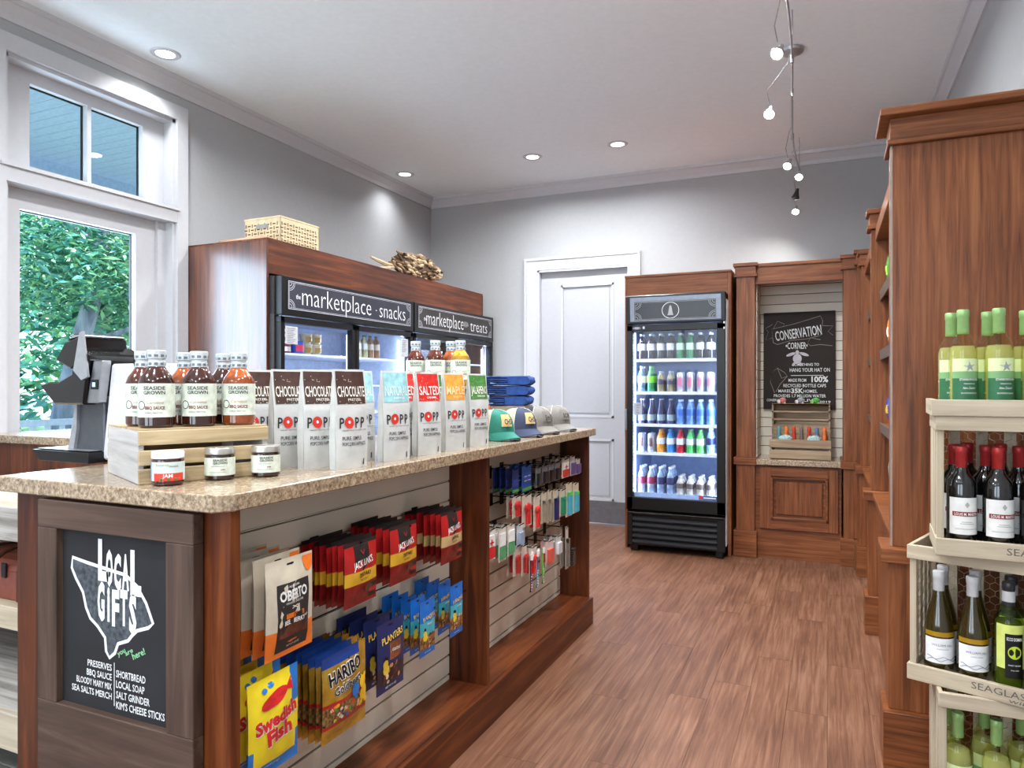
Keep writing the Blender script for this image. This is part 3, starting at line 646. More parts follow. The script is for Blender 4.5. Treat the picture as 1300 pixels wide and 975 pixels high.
m_ = MB().box(-.90, -.765, 5.4985, 5.4995, .437, .468, mat((70, 96, 150), .4)); m_.poly([(-.885 + .012 * math.cos(k * .5), 5.4982, .453 + .013 * math.sin(k * .5)) for k in range(12)], mat((210, 40, 50), .4)); m_.box(-.865, -.775, 5.498, 5.4984, .448, .456, WHT)
tag(on(None, (0, 0, 0), m_, 'sticker'), 'small blue and red sticker at the bottom right of the fridge glass', 'sticker')

# ================================================================ alcove hutch on the back wall
hu = thing('hutch', 'brown wooden hutch with stone ledge and slatted back in the far right corner', 'hutch', (-.2, 6.0, 0)); HO = Vector((-.2, 6.0, 0))
def cap(t, O, x0, x1, y0, y1, zt, name='capital'):
    b = MB().box(x0 - .022, x1 + .022, y0 - .022, y1, zt - .026, zt, BX).box(x0 - .008, x1 + .008, y0 - .008, y1, zt - .085, zt - .026, BX).box(x0 - .018, x1 + .018, y0 - .018, y1, zt - .105, zt - .085, BX)
    on(t, O, b, name, bevel=.002)
for (x0, x1, y0, zt, lo) in ((-.645, -.510, 5.66, 2.235, -.665), (.098, .200, 5.66, 2.245, .08), (.185, .262, 5.585, 2.262, .178)):
    y1 = YB - .01
    on(hu, HO, MB().box(x0, x1, y0, y1, .757, zt - .1, BZ), 'pilaster', bevel=.002)
    cap(hu, HO, x0, x1, y0, y1, zt)
    on(hu, HO, MB().box(x0 - .018, x1 + .010, y0 - .02, y1 - .1, .70, .757, BX), 'ledge_block', bevel=.003)
    on(hu, HO, MB().box(x0 - .0, x1 + .0, y0 - .005, y1 - .1, .2, .70, BZ), 'lower_pilaster', bevel=.002)
    on(hu, HO, MB().box(x0 - .02, x1 + .015, y0 - .02, y1 - .1, 0, .2, BX), 'plinth', bevel=.003)
on(hu, HO, MB().box(-.510, .098, 5.70, 5.725, 2.075, 2.21, BX), 'beam', bevel=.002)
on(hu, HO, MB().box(-.53, .12, 5.685, 5.725, 2.205, 2.23, BX), 'cornice', bevel=.002)
on(hu, HO, MB().box(-.510, .098, 5.72, 6.08, 2.14, 2.16, BX), 'top_board')
zb = 2.14; hs = MB().box(-.53, .14, 6.07, 6.085, .74, 2.14, SGAP); on(hu, HO, hs, 'slat_backing')
z_ = .747
while z_ < 2.13:
    on(hu, HO, MB().box(-.53, .14, 6.06, 6.07, z_, min(z_ + .0705, 2.14), SLAT), 'slat')
    on(hu, HO, MB().box(-.512, -.502, 5.76, 6.06, z_, min(z_ + .0705, 2.14), SLAT), 'slat'); z_ += .0755
on(hu, HO, MB().box(-.53, .095, 5.655, 6.06, .705, .747, GRAN), 'stone_ledge', bevel=.003)
on(hu, HO, MB().box(-.512, .085, 5.70, 5.72, .0, .705, BX), 'front_board')
dp = MB()
for q in ((-.475, -.395, .225, .69), (-.005, .065, .225, .69), (-.395, -.005, .225, .30), (-.395, -.005, .62, .69)): dp.box(q[0], q[1], 5.675, 5.70, q[2], q[3], BX if q[1] - q[0] > .2 else BZ)
dd = on(hu, HO, dp, 'cabinet_door', bevel=.002)
mo = MB()
for q in ((-.395, -.38, .30, .62), (-.02, -.005, .30, .62), (-.395, -.005, .30, .315), (-.395, -.005, .605, .62)): mo.box(q[0], q[1], 5.668, 5.70, q[2], q[3], BX)
mo.V = [(v[0] - HO[0], v[1] - HO[1], v[2]) for v in mo.V]; mo.build('moulding', dd, bevel=.004)
pn = MB().box(-.36, -.04, 5.685, 5.70, .335, .585, BZ); pn.V = [(v[0] - HO[0], v[1] - HO[1], v[2]) for v in pn.V]; pn.build('raised_panel', dd, bevel=.004)
# conservation board
cv = thing('chalkboard', 'brown-black chalkboard reading CONSERVATION CORNER hanging in the far hutch', 'sign', (-.215, 6.05, 1.12)); VO = Vector((-.215, 6.05, 1.12))
on(cv, VO, MB().box(-.478, .048, 6.035, 6.058, 1.115, 1.885, CHB), 'board', bevel=.002)
m_ = MB(); WP = lambda u, v: (-.478 + u * .526, 6.0345, 1.885 - v * .77)
def bt(t, u, v, h, w_, al='C', rot=0, bold=.01): put_text(m_, t, WP(u, v), (1, 0, 0), (0, 0, 1), h, CHALK, w_, al, bold, None, rot)
bt('CONSERVATION', .49, .215, .078, .34, rot=.13, bold=.012); bt('•CORNER•', .47, .345, .052, .16)
bt('SOMETHING TO', .60, .54, .022, .19); bt('HANG YOUR HAT ON', .65, .595, .03, .29); bt('MADE FROM', .48, .70, .026, .13); bt('100%', .79, .69, .045, .12, bold=.03)
bt('RECYCLED BOTTLE CAPS', .58, .755, .026, .31); bt('MAKES', .30, .81, .024, .09); bt('35K', .48, .808, .036, .09, bold=.03); bt('HOMES,', .66, .812, .024, .10)
bt('PROVIDES 1.7 MILLION WATER', .51, .86, .024, .38); bt('CONSERVATION', .18, .905, .02, .14); bt('LIVES', .68, .905, .022, .12); bt('2019', .86, .92, .018, .08)
m_.box(*(WP(.39, 0)[0], WP(.84, 0)[0]), 6.0342, 6.0348, WP(0, .655)[2], WP(0, .649)[2], CHALK)
on(cv, VO, m_, 'lettering')
m_ = MB(); CHL = mat((150, 142, 136), .8, name='faint_chalk')
def line(pts, r=.0022, m=CHL): m_.tube([WP(*p) for p in pts], r, m, 4)
line([(.14, .31), (.12, .17), (.45, .12), (.80, .05), (.83, .10), (.80, .25), (.60, .28), (.40, .29), (.20, .33), (.14, .31)])
line([(.14, .17), (.20, .09), (.30, .12), (.28, .15)]); line([(.13, .12), (.03, .16), (.07, .20), (.03, .28), (.13, .26)]); line([(.83, .15), (.97, .155), (.90, .21), (.97, .25)]); line([(.66, .27), (.62, .32), (.66, .35), (.80, .34), (.96, .355)]); line([(.80, .25), (.72, .26), (.66, .27), (.80, .29)])
line([(.16, .83), (.10, .72), (.12, .62), (.20, .575), (.30, .62), (.34, .66), (.24, .74), (.18, .82)]); line([(.20, .575), (.26, .68), (.34, .66)])
TUR = mat((196, 194, 200), .8)
def te(cu, cv_, ru, rv, rot=0, dy=0): m_.poly([(lambda q: (q[0], q[1] - dy, q[2]))(WP(cu + (ru * math.cos(k * .45) * math.cos(rot) - rv * math.sin(k * .45) * math.sin(rot)), cv_ + (ru * math.cos(k * .45) * math.sin(rot) + rv * math.sin(k * .45) * math.cos(rot)) * .68)) for k in range(14)], TUR)
te(.48, .48, .062, .075); te(.48, .415, .026, .032, 0, .0002); te(.39, .435, .07, .022, -.35, .0004); te(.575, .435, .07, .022, .35, .0006); te(.43, .535, .035, .018, -.9, .0008); te(.53, .535, .035, .018, .9, .001)
on(cv, VO, m_, 'chalk_drawing')
# display crate in the hutch
dc = thing('wooden_display_crate', 'small two-tier wooden display crate on the stone ledge of the far hutch', 'crate', (-.195, 5.9, .747)); DCO = Vector((-.195, 5.9, .747))
TAN = wood('tan_crate_wood', ((112, 92, 72), (156, 134, 108), (182, 160, 132)), 'x', rough=.7, coat=0, scale=1.5)
x0, x1 = -.405, .012
for (a, z0, z1) in ((5.72, .752, .818), (5.72, .835, .895)): on(dc, DCO, MB().box(x0 - .006, x1 + .006, a, a + .012, z0, z1, TAN), 'front_slat', bevel=.002)
for x_ in (x0, x1 - .012):
    on(dc, DCO, MB().box(x_, x_ + .012, 5.732, 5.90, .748, .885, TAN), 'side_board'); on(dc, DCO, MB().box(x_, x_ + .012, 5.90, 6.03, .748, 1.16, TAN), 'side_board')
on(dc, DCO, MB().box(x0, x1, 5.74, 5.90, .88, .888, TAN), 'step_board')
for z_ in (.90, .965, 1.03, 1.095): on(dc, DCO, MB().box(x0 + .01, x1 - .01, 6.02, 6.03, z_, z_ + .055, TAN), 'back_slat')
for z_ in (1.035, 1.095, 1.153): on(dc, DCO, MB().box(x0, x1, 5.90, 5.91, z_, z_ + .012, TAN), 'front_rail')
on(dc, DCO, MB().box(x0, x1, 5.90, 6.03, 1.153, 1.162, TAN), 'top_board')
on(dc, DCO, MB().box(x0 + .01, x1 - .01, 5.91, 5.925, .888, 1.0, TAN), 'back_slat')
cols7 = (((90, 160, 165), 'teal'), ((226, 124, 50), 'pale orange'), ((196, 60, 44), 'red'), ((112, 100, 98), 'grey'), ((190, 54, 40), 'second red'), ((92, 122, 160), 'blue'), ((232, 116, 60), 'bright orange'))
p0 = None
for k, (c, nm) in enumerate(cols7):
    m_ = MB(); mm = mat(c, .6); m_.lathe([(0, 0), (.014, .001), (.015, .02), (.012, .045), (.011, .055), (.014, .07), (.013, .092), (.006, .10), (0, .10)], mm, 10)
    o = m_.build('drinking_cup_roll'.replace('drinking_cup_roll', 'bottle'), None, (-.352 + k * .054, 5.865, .888)); tag(o, '%s little bottle in the row on the hutch display crate' % nm, 'bottle', 'little bottles on the hutch crate')
for k, (x_, nm) in enumerate(((-.30, 'left'), (-.10, 'right'))):
    m_ = MB(); rr_ = random.Random(k)
    m_.ball((0, 0, 0), .045, mat((165, 190, 190), .9, var=.3, vs=200), 12, 6, (1.1, .5, .55))
    for i in range(30): a = rr_.uniform(0, 6.3); b_ = rr_.uniform(0, 1.4); m_.ball((.046 * math.cos(a) * math.sin(b_), .022 * math.sin(a) * math.sin(b_), .024 * math.cos(b_)), .006, mat((190, 205, 200), .9), 5, 3)
    o = m_.build('yarn_bundle', None, (x_, 5.80, .90)); tag(o, 'pale blue-green bundle heaped in the %s cutout of the hutch crate' % nm, 'bundle')
for k, (x_, c, nm) in enumerate(((-.335, (226, 130, 124), 'pink'), (-.205, (150, 155, 165), 'grey'), (-.095, (90, 170, 84), 'green'))):
    t = thing('plush_turtle', 'small %s plush turtle on top of the hutch crate' % nm, 'plush toy', (x_, 5.96, 1.162), 0, 'plush turtles on the hutch crate')
    MB().ball((.006, 0, .026), .026, mat(c, .95, var=.2, vs=80), 12, 8, (1, .9, .85)).build('shell', t)
    hd_ = mat((230, 220, 215) if k < 2 else (150, 205, 120), .95)
    h = MB().ball((-.022, -.012, .016), .014, hd_, 10, 6).ball((-.028, -.024, .02), .003, BLK, 6, 4).build('head', t)
    for a in (-.018, .022): MB().ball((a, -.02, .007), .008, hd_, 8, 5, (1, 1.2, .8)).build('flipper', t)

# ================================================================ shelving along the right wall
def bay(name, label, Y0, Y1, near_panel):
    t = thing(name, label, 'bookcase', (.45, (Y0 + Y1) / 2, 0)); O = Vector((.45, (Y0 + Y1) / 2, 0)); xw = XR - .004
    W = BZ
    if near_panel:
        on(t, O, MB().box(.2005, xw, Y0, Y0 + .03, .75, 2.125, W), 'end_panel', bevel=.002)
        on(t, O, MB().box(.2005, .235, Y0 + .03, Y0 + .16, .75, 2.125, W), 'face_frame', bevel=.002)
        on(t, O, MB().box(.194, .2005, Y0 + .002, Y0 + .03, .75, 2.125, mat((150, 130, 118), .3, coat=.5)), 'edge_strip')
        on(t, O, MB().box(.185, xw, Y0 - .02, Y0 + .17, 2.125, 2.142, BX), 'cornice_lip', bevel=.002)
        on(t, O, MB().box(.192, xw, Y0 - .012, Y0 + .165, 2.142, 2.215, BX), 'frieze', bevel=.002)
        on(t, O, MB().box(.160, xw, Y0 - .055, Y0 + .20, 2.215, 2.24, BX), 'crown', bevel=.003)
        on(t, O, MB().box(.1875, xw, Y0 - .015, Y0 + .13, .196, .70, W), 'lower_end_panel', bevel=.002)
        on(t, O, MB().box(.163, xw, Y0 - .045, Y0 + .15, .70, .75, BX), 'ledge_block', bevel=.003)
        on(t, O, MB().box(.170, xw, Y0 - .045, Y0 + .15, 0, .196, BX), 'plinth', bevel=.003)
    ya = Y0 + (.16 if near_panel else 0)
    on(t, O, MB().box(.225, xw, ya, Y1, 2.06, 2.13, BX), 'frieze', bevel=.002)
    on(t, O, MB().box(.21, xw, ya, Y1, .715, .745, BX), 'ledge', bevel=.003)
    on(t, O, MB().box(.235, xw, ya, Y1, 0, .715, W), 'lower_cabinet')
    on(t, O, MB().box(xw - .02, xw, ya, Y1, .745, 2.06, W), 'back_panel')
    for z_ in (1.105, 1.48, 1.79):
        on(t, O, MB().box(.255, xw - .02, ya, Y1, z_ - .022, z_, BX), 'shelf', bevel=.002)
        on(t, O, MB().prism([(.247, z_ - .045), (.254, z_ - .045), (.252, z_ + .004), (.243, z_ + .004)], 'y', ya, Y1, mat((92, 78, 68), .5)), 'price_rail')
    # far pilaster
    on(t, O, MB().box(.205, xw, Y1, Y1 + .10, .75, 2.12, W), 'pilaster', bevel=.002)
    cap(t, O, .205, xw, Y1, Y1 + .12, 2.228)
    on(t, O, MB().box(.168, xw, Y1 - .035, Y1 + .13, .70, .75, BX), 'ledge_block', bevel=.003)
    on(t, O, MB().box(.19, xw, Y1 - .01, Y1 + .12, .2, .70, W), 'lower_pilaster', bevel=.002)
    on(t, O, MB().box(.174, xw, Y1 - .035, Y1 + .13, 0, .2, BX), 'plinth', bevel=.003)
    return t
bay('bookcase', 'tall brown wooden bookcase with a broad end panel right of the aisle', 2.76, 4.18, True)
bay('bookcase', 'tall brown wooden bookcase seen edge-on between the near bookcase and the far hutch', 4.315, 5.42, False)

def pouch(W, H, t, front, back=None, nx=8, nz=12, seal=.018, name=None, seed=0, crinkle=.0035):
    """soft bag, front towards -y, bottom at z=0; front(u, v) gives the material; returns MB and the lift function"""
    rr = random.Random(seed); mb = MB(); ph = [rr.uniform(0, 6.28) for _ in range(4)]
    def bulge(x, z):
        u = (x / W + .5); v = z / H
        e = max(0, math.sin(math.pi * min(1, max(0, u)))) ** .55
        vv = min(1, max(0, (z - seal) / (H - 2 * seal))); g = max(0, math.sin(math.pi * vv)) ** .5
        return t / 2 * e * g + crinkle * (math.sin(14 * u + ph[0]) * math.sin(11 * v + ph[1])) * e * g + .0006
    for sgn, mf in ((-1, front), (1, back or front)):
        vs = []; fs = []; ms = []
        for j_ in range(nz + 1):
            for i in range(nx + 1):
                u = i / nx; v = j_ / nz; x = (u - .5) * W * (1 - .02 * math.sin(math.pi * v)); z = v * H
                vs.append((x, sgn * bulge(x, z), z))
        for j_ in range(nz):
            for i in range(nx):
                a = j_ * (nx + 1) + i; f = (a, a + 1, a + nx + 2, a + nx + 1)
                fs.append(f if sgn < 0 else f[::-1]); ms.append(mf((i + .5) / nx, (j_ + .5) / nz))
        mb.add(vs, fs, ms, True)
    return mb, (lambda p: Vector((p[0], -bulge(p[0], p[2]) - .0009, p[2])))
def ptxt(mb, fn, t, x, z, h, m, w=None, bold=.01, rot=0, al='C', shear=0): put_text(mb, t, (x, 0, z), (1, 0, 0), (0, 0, 1), h, m, w, al, bold, fn, rot, shear)
def prect(mb, fn, x0, x1, z0, z1, m, n=4):
    vs = []; fs = []
    for j_ in range(n + 1):
        for i in range(n + 1):
            p = fn((x0 + (x1 - x0) * i / n, 0, z0 + (z1 - z0) * j_ / n)); vs.append((p[0], p[1] + .0004, p[2]))
    for j_ in range(n):
        for i in range(n): a = j_ * (n + 1) + i; fs.append((a, a + 1, a + n + 2, a + n + 1))
    mb.add(vs, fs, m, True)
def pell(mb, fn, cx, cz, rx, rz, m, n=16, lift=.0003, rot=0):
    vs = [fn((cx, 0, cz))]; 
    for k in range(n):
        a = 2 * math.pi * k / n; x, z = rx * math.cos(a), rz * math.sin(a)
        vs.append(fn((cx + x * math.cos(rot) - z * math.sin(rot), 0, cz + x * math.sin(rot) + z * math.cos(rot))))
    mb.add([(v[0], v[1] + .0004 - lift, v[2]) for v in vs], [(0, 1 + k, 1 + (k + 1) % n) for k in range(n)], m)
# snacks on the near bookcase's shelves, seen edge-on
for k, (x_, y_, z_, c1, c2, hh, nm) in enumerate(((.285, 4.02, 1.79, (70, 160, 60), (190, 220, 80), .19, 'green foil snack bag at the far end of the near bookcase, top shelf'), (.292, 3.86, 1.79, (220, 90, 40), (240, 150, 80), .24, 'orange foil snack bag beside the green one on the top shelf'),
        (.288, 3.98, 1.48, (240, 150, 60), (240, 235, 225), .19, 'orange and white snack pack on the second shelf of the near bookcase'), (.285, 4.0, 1.105, (50, 80, 180), (230, 190, 60), .17, 'blue snack bag on the third shelf of the near bookcase'), (.292, 3.86, 1.105, (232, 180, 50), (240, 240, 240), .20, 'yellow snack bag on the third shelf of the near bookcase'), (.29, 3.9, .745, (200, 200, 196), (120, 140, 120), .28, 'tall pale patterned bag on the ledge of the near bookcase'))):
    a = mat(c1, .25, metal=.2); b_ = mat(c2, .3)
    mb, fn = pouch(.13, hh, .045, lambda u, v: b_ if .35 < v < .6 and .2 < u < .8 else a, seed=k)
    tag(mb.build('snack_bag', None, (x_, y_, z_ + .001), R(-90)), nm, 'snack bag')

# ================================================================ wine crates and bottles
DKW = mat((96, 92, 88), .8, name='burnt_lettering')
WIRE = mat((172, 160, 140), .4, metal=.6, name='chicken_wire')
def crate(label, loc, rotz, W, D, H, txt2=False, lid=False):
    t = thing('wine_crate', label, 'crate', loc, rotz, None)
    for (x_, y_) in ((0, 0), (W - .022, 0), (0, D - .022), (W - .022, D - .022)): MB().box(x_ + .002, x_ + .02, y_ + .012, y_ + .03 if y_ == 0 else y_ + .012, .02, H - .04, PZ).build('corner_post', t, bevel=.001)
    MB().box(.002, W - .002, .002, D - .002, .018, .03, PY).build('bottom_board', t)
    fb = MB().box(-.002, W + .002, -.004, .012, .0, .048, PX).build('front_board', t, bevel=.0015)
    m_ = MB(); put_text(m_, 'SEAGLASS', (.24, -.0046, .027 if not txt2 else .03), (1, 0, 0), (0, 0, 1), .02, DKW, .145)
    if txt2: put_text(m_, 'wines', (.295, -.0046, .012), (1, 0, 0), (0, 0, 1), .013, DKW, .075, shear=.3)
    m_.build('lettering', fb)
    MB().box(-.002, W + .002, -.004, .012, H - .042, H, PX).build('front_board', t, bevel=.0015)
    for x_ in (-.002, W - .010):
        MB().box(x_, x_ + .012, .012, D, H - .042, H, PY).build('side_board', t, bevel=.0015); MB().box(x_, x_ + .012, .012, D, 0, .048, PY).build('side_board', t, bevel=.0015)
        for k in range(4):
            y_ = .06 + k * (D - .10) / 3.2; MB().box(x_ + .002, x_ + .010, y_, y_ + .028, .048, H - .042, PZ).build('side_slat', t, bevel=.001)
    for z_ in (0, H - .042): MB().box(0, W, D - .012, D, z_, z_ + .042, PX).build('back_board', t, bevel=.0015)
    for k in range(5): MB().box(.05 + k * (W - .12) / 4, .08 + k * (W - .12) / 4, D - .010, D - .002, .04, H - .04, PZ).build('back_slat', t)
    wm = MB(); s_ = .028
    def hexes(P, A, B):
        i = 0; z_ = .05
        while z_ < B:
            a = .03 + (s_ * .5 if i % 2 else 0)
            while a < A - .02:
                wm.tube([P(a, z_), P(a, z_ + s_ * .45)], .0008, WIRE, 3); wm.tube([P(a, z_ + s_ * .45), P(a + s_ * .5, z_ + s_ * .75)], .0008, WIRE, 3); wm.tube([P(a, z_ + s_ * .45), P(a - s_ * .5, z_ + s_ * .75)], .0008, WIRE, 3); a += s_
            z_ += s_ * .75; i += 1
    hexes(lambda a, z_: (.011, a, z_), D, H - .06); hexes(lambda a, z_: (a, D - .014, z_), W, H - .06)
    o = wm.build('wire_mesh', t); o['kind'] = 'stuff'
    if lid:
        l = MB().box(-.002, .012, -.004, D, H, H + .002, PY).box(-.012, W + .01, -.012, .004, H, H + .046, PX); l.box(-.012, .004, .004, D, H, H + .046, PY).box(.004, W + .01, .004, D, H, H + .012, PX); l.build('lid', t, bevel=.0015)
    return t
CW_ = .41
TA = crate('upper wine crate holding red wine, at the top of the right-hand stack', (.283, 2.362, .815), R(-3), CW_, .25, .40, lid=True)
TB = crate('middle wine crate turned askew in the right-hand stack, holding white wine', (.222, 2.482, .405), R(-20), CW_, .25, .41, txt2=True)
TC = crate('lowest wine crate on the floor below the two others in the right-hand stack', (.296, 2.405, 0), R(0), CW_, .25, .405)
def glassy(col, rough=.05, trans=.0, ior=1.45, coat=1): return mat(col, rough, coat=coat, trans=trans, ior=ior, var=0)
PGL = glass_mat('pale_bottle_glass', (.93, .95, .72), .9, .02); PGL2 = mat((240, 242, 196), .03, trans=.95, ior=1.15, var=0, name='pale_wine_bottle')
DRK = glassy((12, 12, 10)); OLV = glassy((62, 50, 14), trans=.35); OLD = glassy((26, 22, 8), trans=.1); GRB = glass_mat('green_wine_bottle', (.66, .74, .34), .9, .02)
def label_arc(mb, r, z0, z1, a0, a1, m, n=12, c=(0, 0, 0)):
    vs = []; 
    for k in range(n + 1):
        a = a0 + (a1 - a0) * k / n; vs += [(c[0] + r * math.sin(a), c[1] - r * math.cos(a), z0), (c[0] + r * math.sin(a), c[1] - r * math.cos(a), z1)]
    mb.add(vs, [(2 * k, 2 * k + 2, 2 * k + 3, 2 * k + 1) for k in range(n)], m, True)
def wrap(r, c=(0, 0)):
    def fn(p):
        a = (p[0] - c[0]) / r; return Vector((c[0] + r * math.sin(a), c[1] - r * math.cos(a), p[2]))
    return fn
def liquid(c):
    if c in MC: return MC[c]
    m = bpy.data.materials.new('wine_liquid'); m.use_nodes = True; t = m.node_tree; t.nodes.clear(); o = t.nodes.new('ShaderNodeOutputMaterial')
    mx = t.nodes.new('ShaderNodeMixShader'); mx.inputs[0].default_value = .36; a = t.nodes.new('ShaderNodeBsdfTransparent'); b = t.nodes.new('ShaderNodeBsdfPrincipled')
    n = t.nodes.new('ShaderNodeTexNoise'); n.inputs['Scale'].default_value = 4; r = t.nodes.new('ShaderNodeValToRGB'); cc = lin(c); r.color_ramp.elements[0].color = tuple(k * .85 for k in cc[:3]) + (1,); r.color_ramp.elements[1].color = cc
    t.links.new(n.outputs['Fac'], r.inputs[0]); t.links.new(r.outputs[0], b.inputs['Base Color']); a.inputs[0].default_value = tuple(min(1, k * 1.2) for k in cc[:3]) + (1,); b.inputs['Roughness'].default_value = .1
    t.links.new(a.outputs[0], mx.inputs[1]); t.links.new(b.outputs[0], mx.inputs[2]); t.links.new(mx.outputs[0], o.inputs[0]); MC[c] = m; return m
def wine(name, label, style):
    t = thing(name, label, 'bottle')
    r = .0375
    if style == 'bordeaux_red': pf = [(0, 0), (.034, 0), (r, .006), (r, .165), (.034, .185), (.020, .205), (.0145, .222), (.0135, .262)]; g = DRK; capc = mat((168, 44, 44), .35, metal=.3); H = .28
    elif style == 'white': pf = [(0, 0), (.037, 0), (.041, .006), (.041, .11), (.036, .15), (.026, .19), (.017, .225), (.0135, .26)]; g = OLV; capc = mat((206, 208, 210), .45); H = .30
    elif style == 'ecco': pf = [(0, 0), (.034, 0), (.037, .006), (.037, .185), (.034, .20), (.021, .222), (.015, .235), (.014, .262)]; g = GRB; capc = mat((50, 52, 56), .3); H = .30
    else: pf = [(0, 0), (.034, 0), (.0365, .006), (.0365, .175), (.034, .195), (.022, .215), (.0145, .232), (.0135, .265)]; g = PGL; capc = mat((148, 188, 118), .35, metal=.25); H = .297
    MB().lathe(pf, g, 24).build('glass_bottle', t)
    if g is PGL or g is GRB:
        MB().lathe([(0, .004), (r - .004, .006), (r - .003, .172), (r - .008, .19), (0, .192)], liquid((232, 232, 186) if g is PGL else (150, 160, 78)), 20).build('wine', t)
    ck = MB(); hc = H; ck.lathe([(.0145, hc - .072), (.0155, hc - .07), (.0152, hc - .022), (.0165, hc - .02), (.0165, hc - .003), (.0145, hc), (0, hc)], capc, 18)
    if style == 'ecco': ck.lathe([(.0168, hc - .055), (.0168, hc - .025)], mat((200, 200, 200), .4), 18)
    ck.build('capsule', t)
    lb = MB(); A = 1.25
    if style == 'bordeaux_red':
        label_arc(lb, r + .0006, .03, .135, -A, A, mat((226, 226, 222), .6)); lb.build('label', t); p = MB(); fn = wrap(r + .0011)
        label_arc(p, r + .0009, .082, .095, -1.0, 1.0, mat((128, 34, 30), .6))
        put_text(p, 'LOUIS M. MARTINI', (0, 0, .0885), (1, 0, 0), (0, 0, 1), .008, WHT, .066, fn=fn, bold=.01); put_text(p, '♦', (0, 0, .115), (1, 0, 0), (0, 0, 1), .012, mat((170, 168, 160), .6), .012, fn=fn)
        for z_, w_ in ((.065, .028), (.06, .036), (.045, .06)): label_arc(p, r + .0009, z_, z_ + .0015, -w_ / r / 2, w_ / r / 2, mat((150, 150, 148), .6))
        p.build('lettering', t)
    elif style == 'white':
        r = .041; label_arc(lb, r + .0006, .03, .105, -A, A, mat((232, 234, 236), .6)); label_arc(lb, r + .0006, .11, .124, -A, A, mat((176, 136, 30), .4, metal=.3)); lb.build('label', t); p = MB(); fn = wrap(r + .0011)
        put_text(p, 'WILLIAM HILL', (0, 0, .085), (1, 0, 0), (0, 0, 1), .007, mat((90, 94, 98), .6), .06, fn=fn); put_text(p, 'CHARDONNAY', (0, 0, .073), (1, 0, 0), (0, 0, 1), .004, mat((120, 124, 128), .6), .035, fn=fn)
        for z_ in (.040, .046): p.tube([fn((x_, 0, z_ + .004 * math.sin(x_ * 150 + z_ * 300))) for x_ in [-.045 + .0075 * k for k in range(13)]], .0007, mat((70, 60, 60), .6), 3)
        p.build('lettering', t)
    elif style == 'ecco':
        label_arc(lb, r + .0005, .06, .185, -A, A, mat((214, 226, 120), .6)); label_arc(lb, r + .001, .035, .16, -.62, .62, BLK); lb.build('label', t); p = MB(); fn = wrap(r + .0014)
        put_text(p, 'ECCO DOMANI', (0, 0, .146), (1, 0, 0), (0, 0, 1), .009, WHT, .04, fn=fn, bold=.02)
        pell2 = [(.0175 * math.cos(2 * math.pi * k / 18), .0185 * math.sin(2 * math.pi * k / 18)) for k in range(18)]
        p.add([tuple(fn((0, 0, .108)))] + [tuple(fn((a, 0, .108 + b_))) for a, b_ in pell2], [(0, 1 + k, 1 + (k + 1) % 18) for k in range(18)], mat((190, 214, 50), .5))
        fn3 = wrap(r + .0018); p.add([tuple(fn3((0, 0, .108)))] + [tuple(fn3((a * .62, 0, .108 + b_ * .75))) for a, b_ in pell2 if a >= -1e-6], [(0, 1, 2), (0, 2, 3), (0, 3, 4), (0, 4, 5), (0, 6, 7), (0, 7, 8), (0, 8, 9)], BLK)
        put_text(p, 'PINOT GRIGIO', (0, 0, .072), (1, 0, 0), (0, 0, 1), .004, WHT, .032, fn=fn); put_text(p, 'ITALY 2018', (0, 0, .058), (1, 0, 0), (0, 0, 1), .003, WHT, .02, fn=fn); p.build('lettering', t)
    else:
        label_arc(lb, .0372, .03, .095, -A, A, mat((44, 104, 68), .5)); label_arc(lb, .0372, .095, .115, -A, A, mat((120, 168, 112), .5)); label_arc(lb, .0372, .115, .152, -A, A, mat((214, 226, 172), .5)); lb.build('label', t); p = MB(); fn = wrap(.0378)
        st_ = []
        for k in range(10): a = math.pi / 2 + k * math.pi / 5; rr = .017 if k % 2 == 0 else .0055; st_.append((rr * math.cos(a + .1), rr * math.sin(a + .1)))
        p.add([tuple(fn((0, 0, .128)))] + [tuple(fn((a, 0, .128 + b_))) for a, b_ in st_], [(0, 1 + k, 1 + (k + 1) % 10) for k in range(10)], mat((150, 156, 160), .5))
        put_text(p, 'STARBOROUGH', (0, 0, .0915), (1, 0, 0), (0, 0, 1), .0065, WHT, .052, fn=fn, bold=.01); put_text(p, 'MARLBOROUGH', (0, 0, .079), (1, 0, 0), (0, 0, 1), .004, WHT, .03, fn=fn); put_text(p, 'New Zealand', (0, 0, .067), (1, 0, 0), (0, 0, 1), .007, WHT, .034, fn=fn, shear=.3); put_text(p, 'SAUVIGNON BLANC', (0, 0, .052), (1, 0, 0), (0, 0, 1), .005, WHT, .045, fn=fn); p.build('lettering', t)
    return t
def place_wines(first, spots, base):
    for k, (x_, y_, z_, rz, lab, gp) in enumerate(spots):
        o = first if k == 0 else dup(first)
        o.location = (x_, y_, z_); o.rotation_euler = (0, 0, rz); o['label'] = lab; o['group'] = gp
pw_ = wine('wine_bottle', 'x', 'pale'); zt = 1.227 + .0005
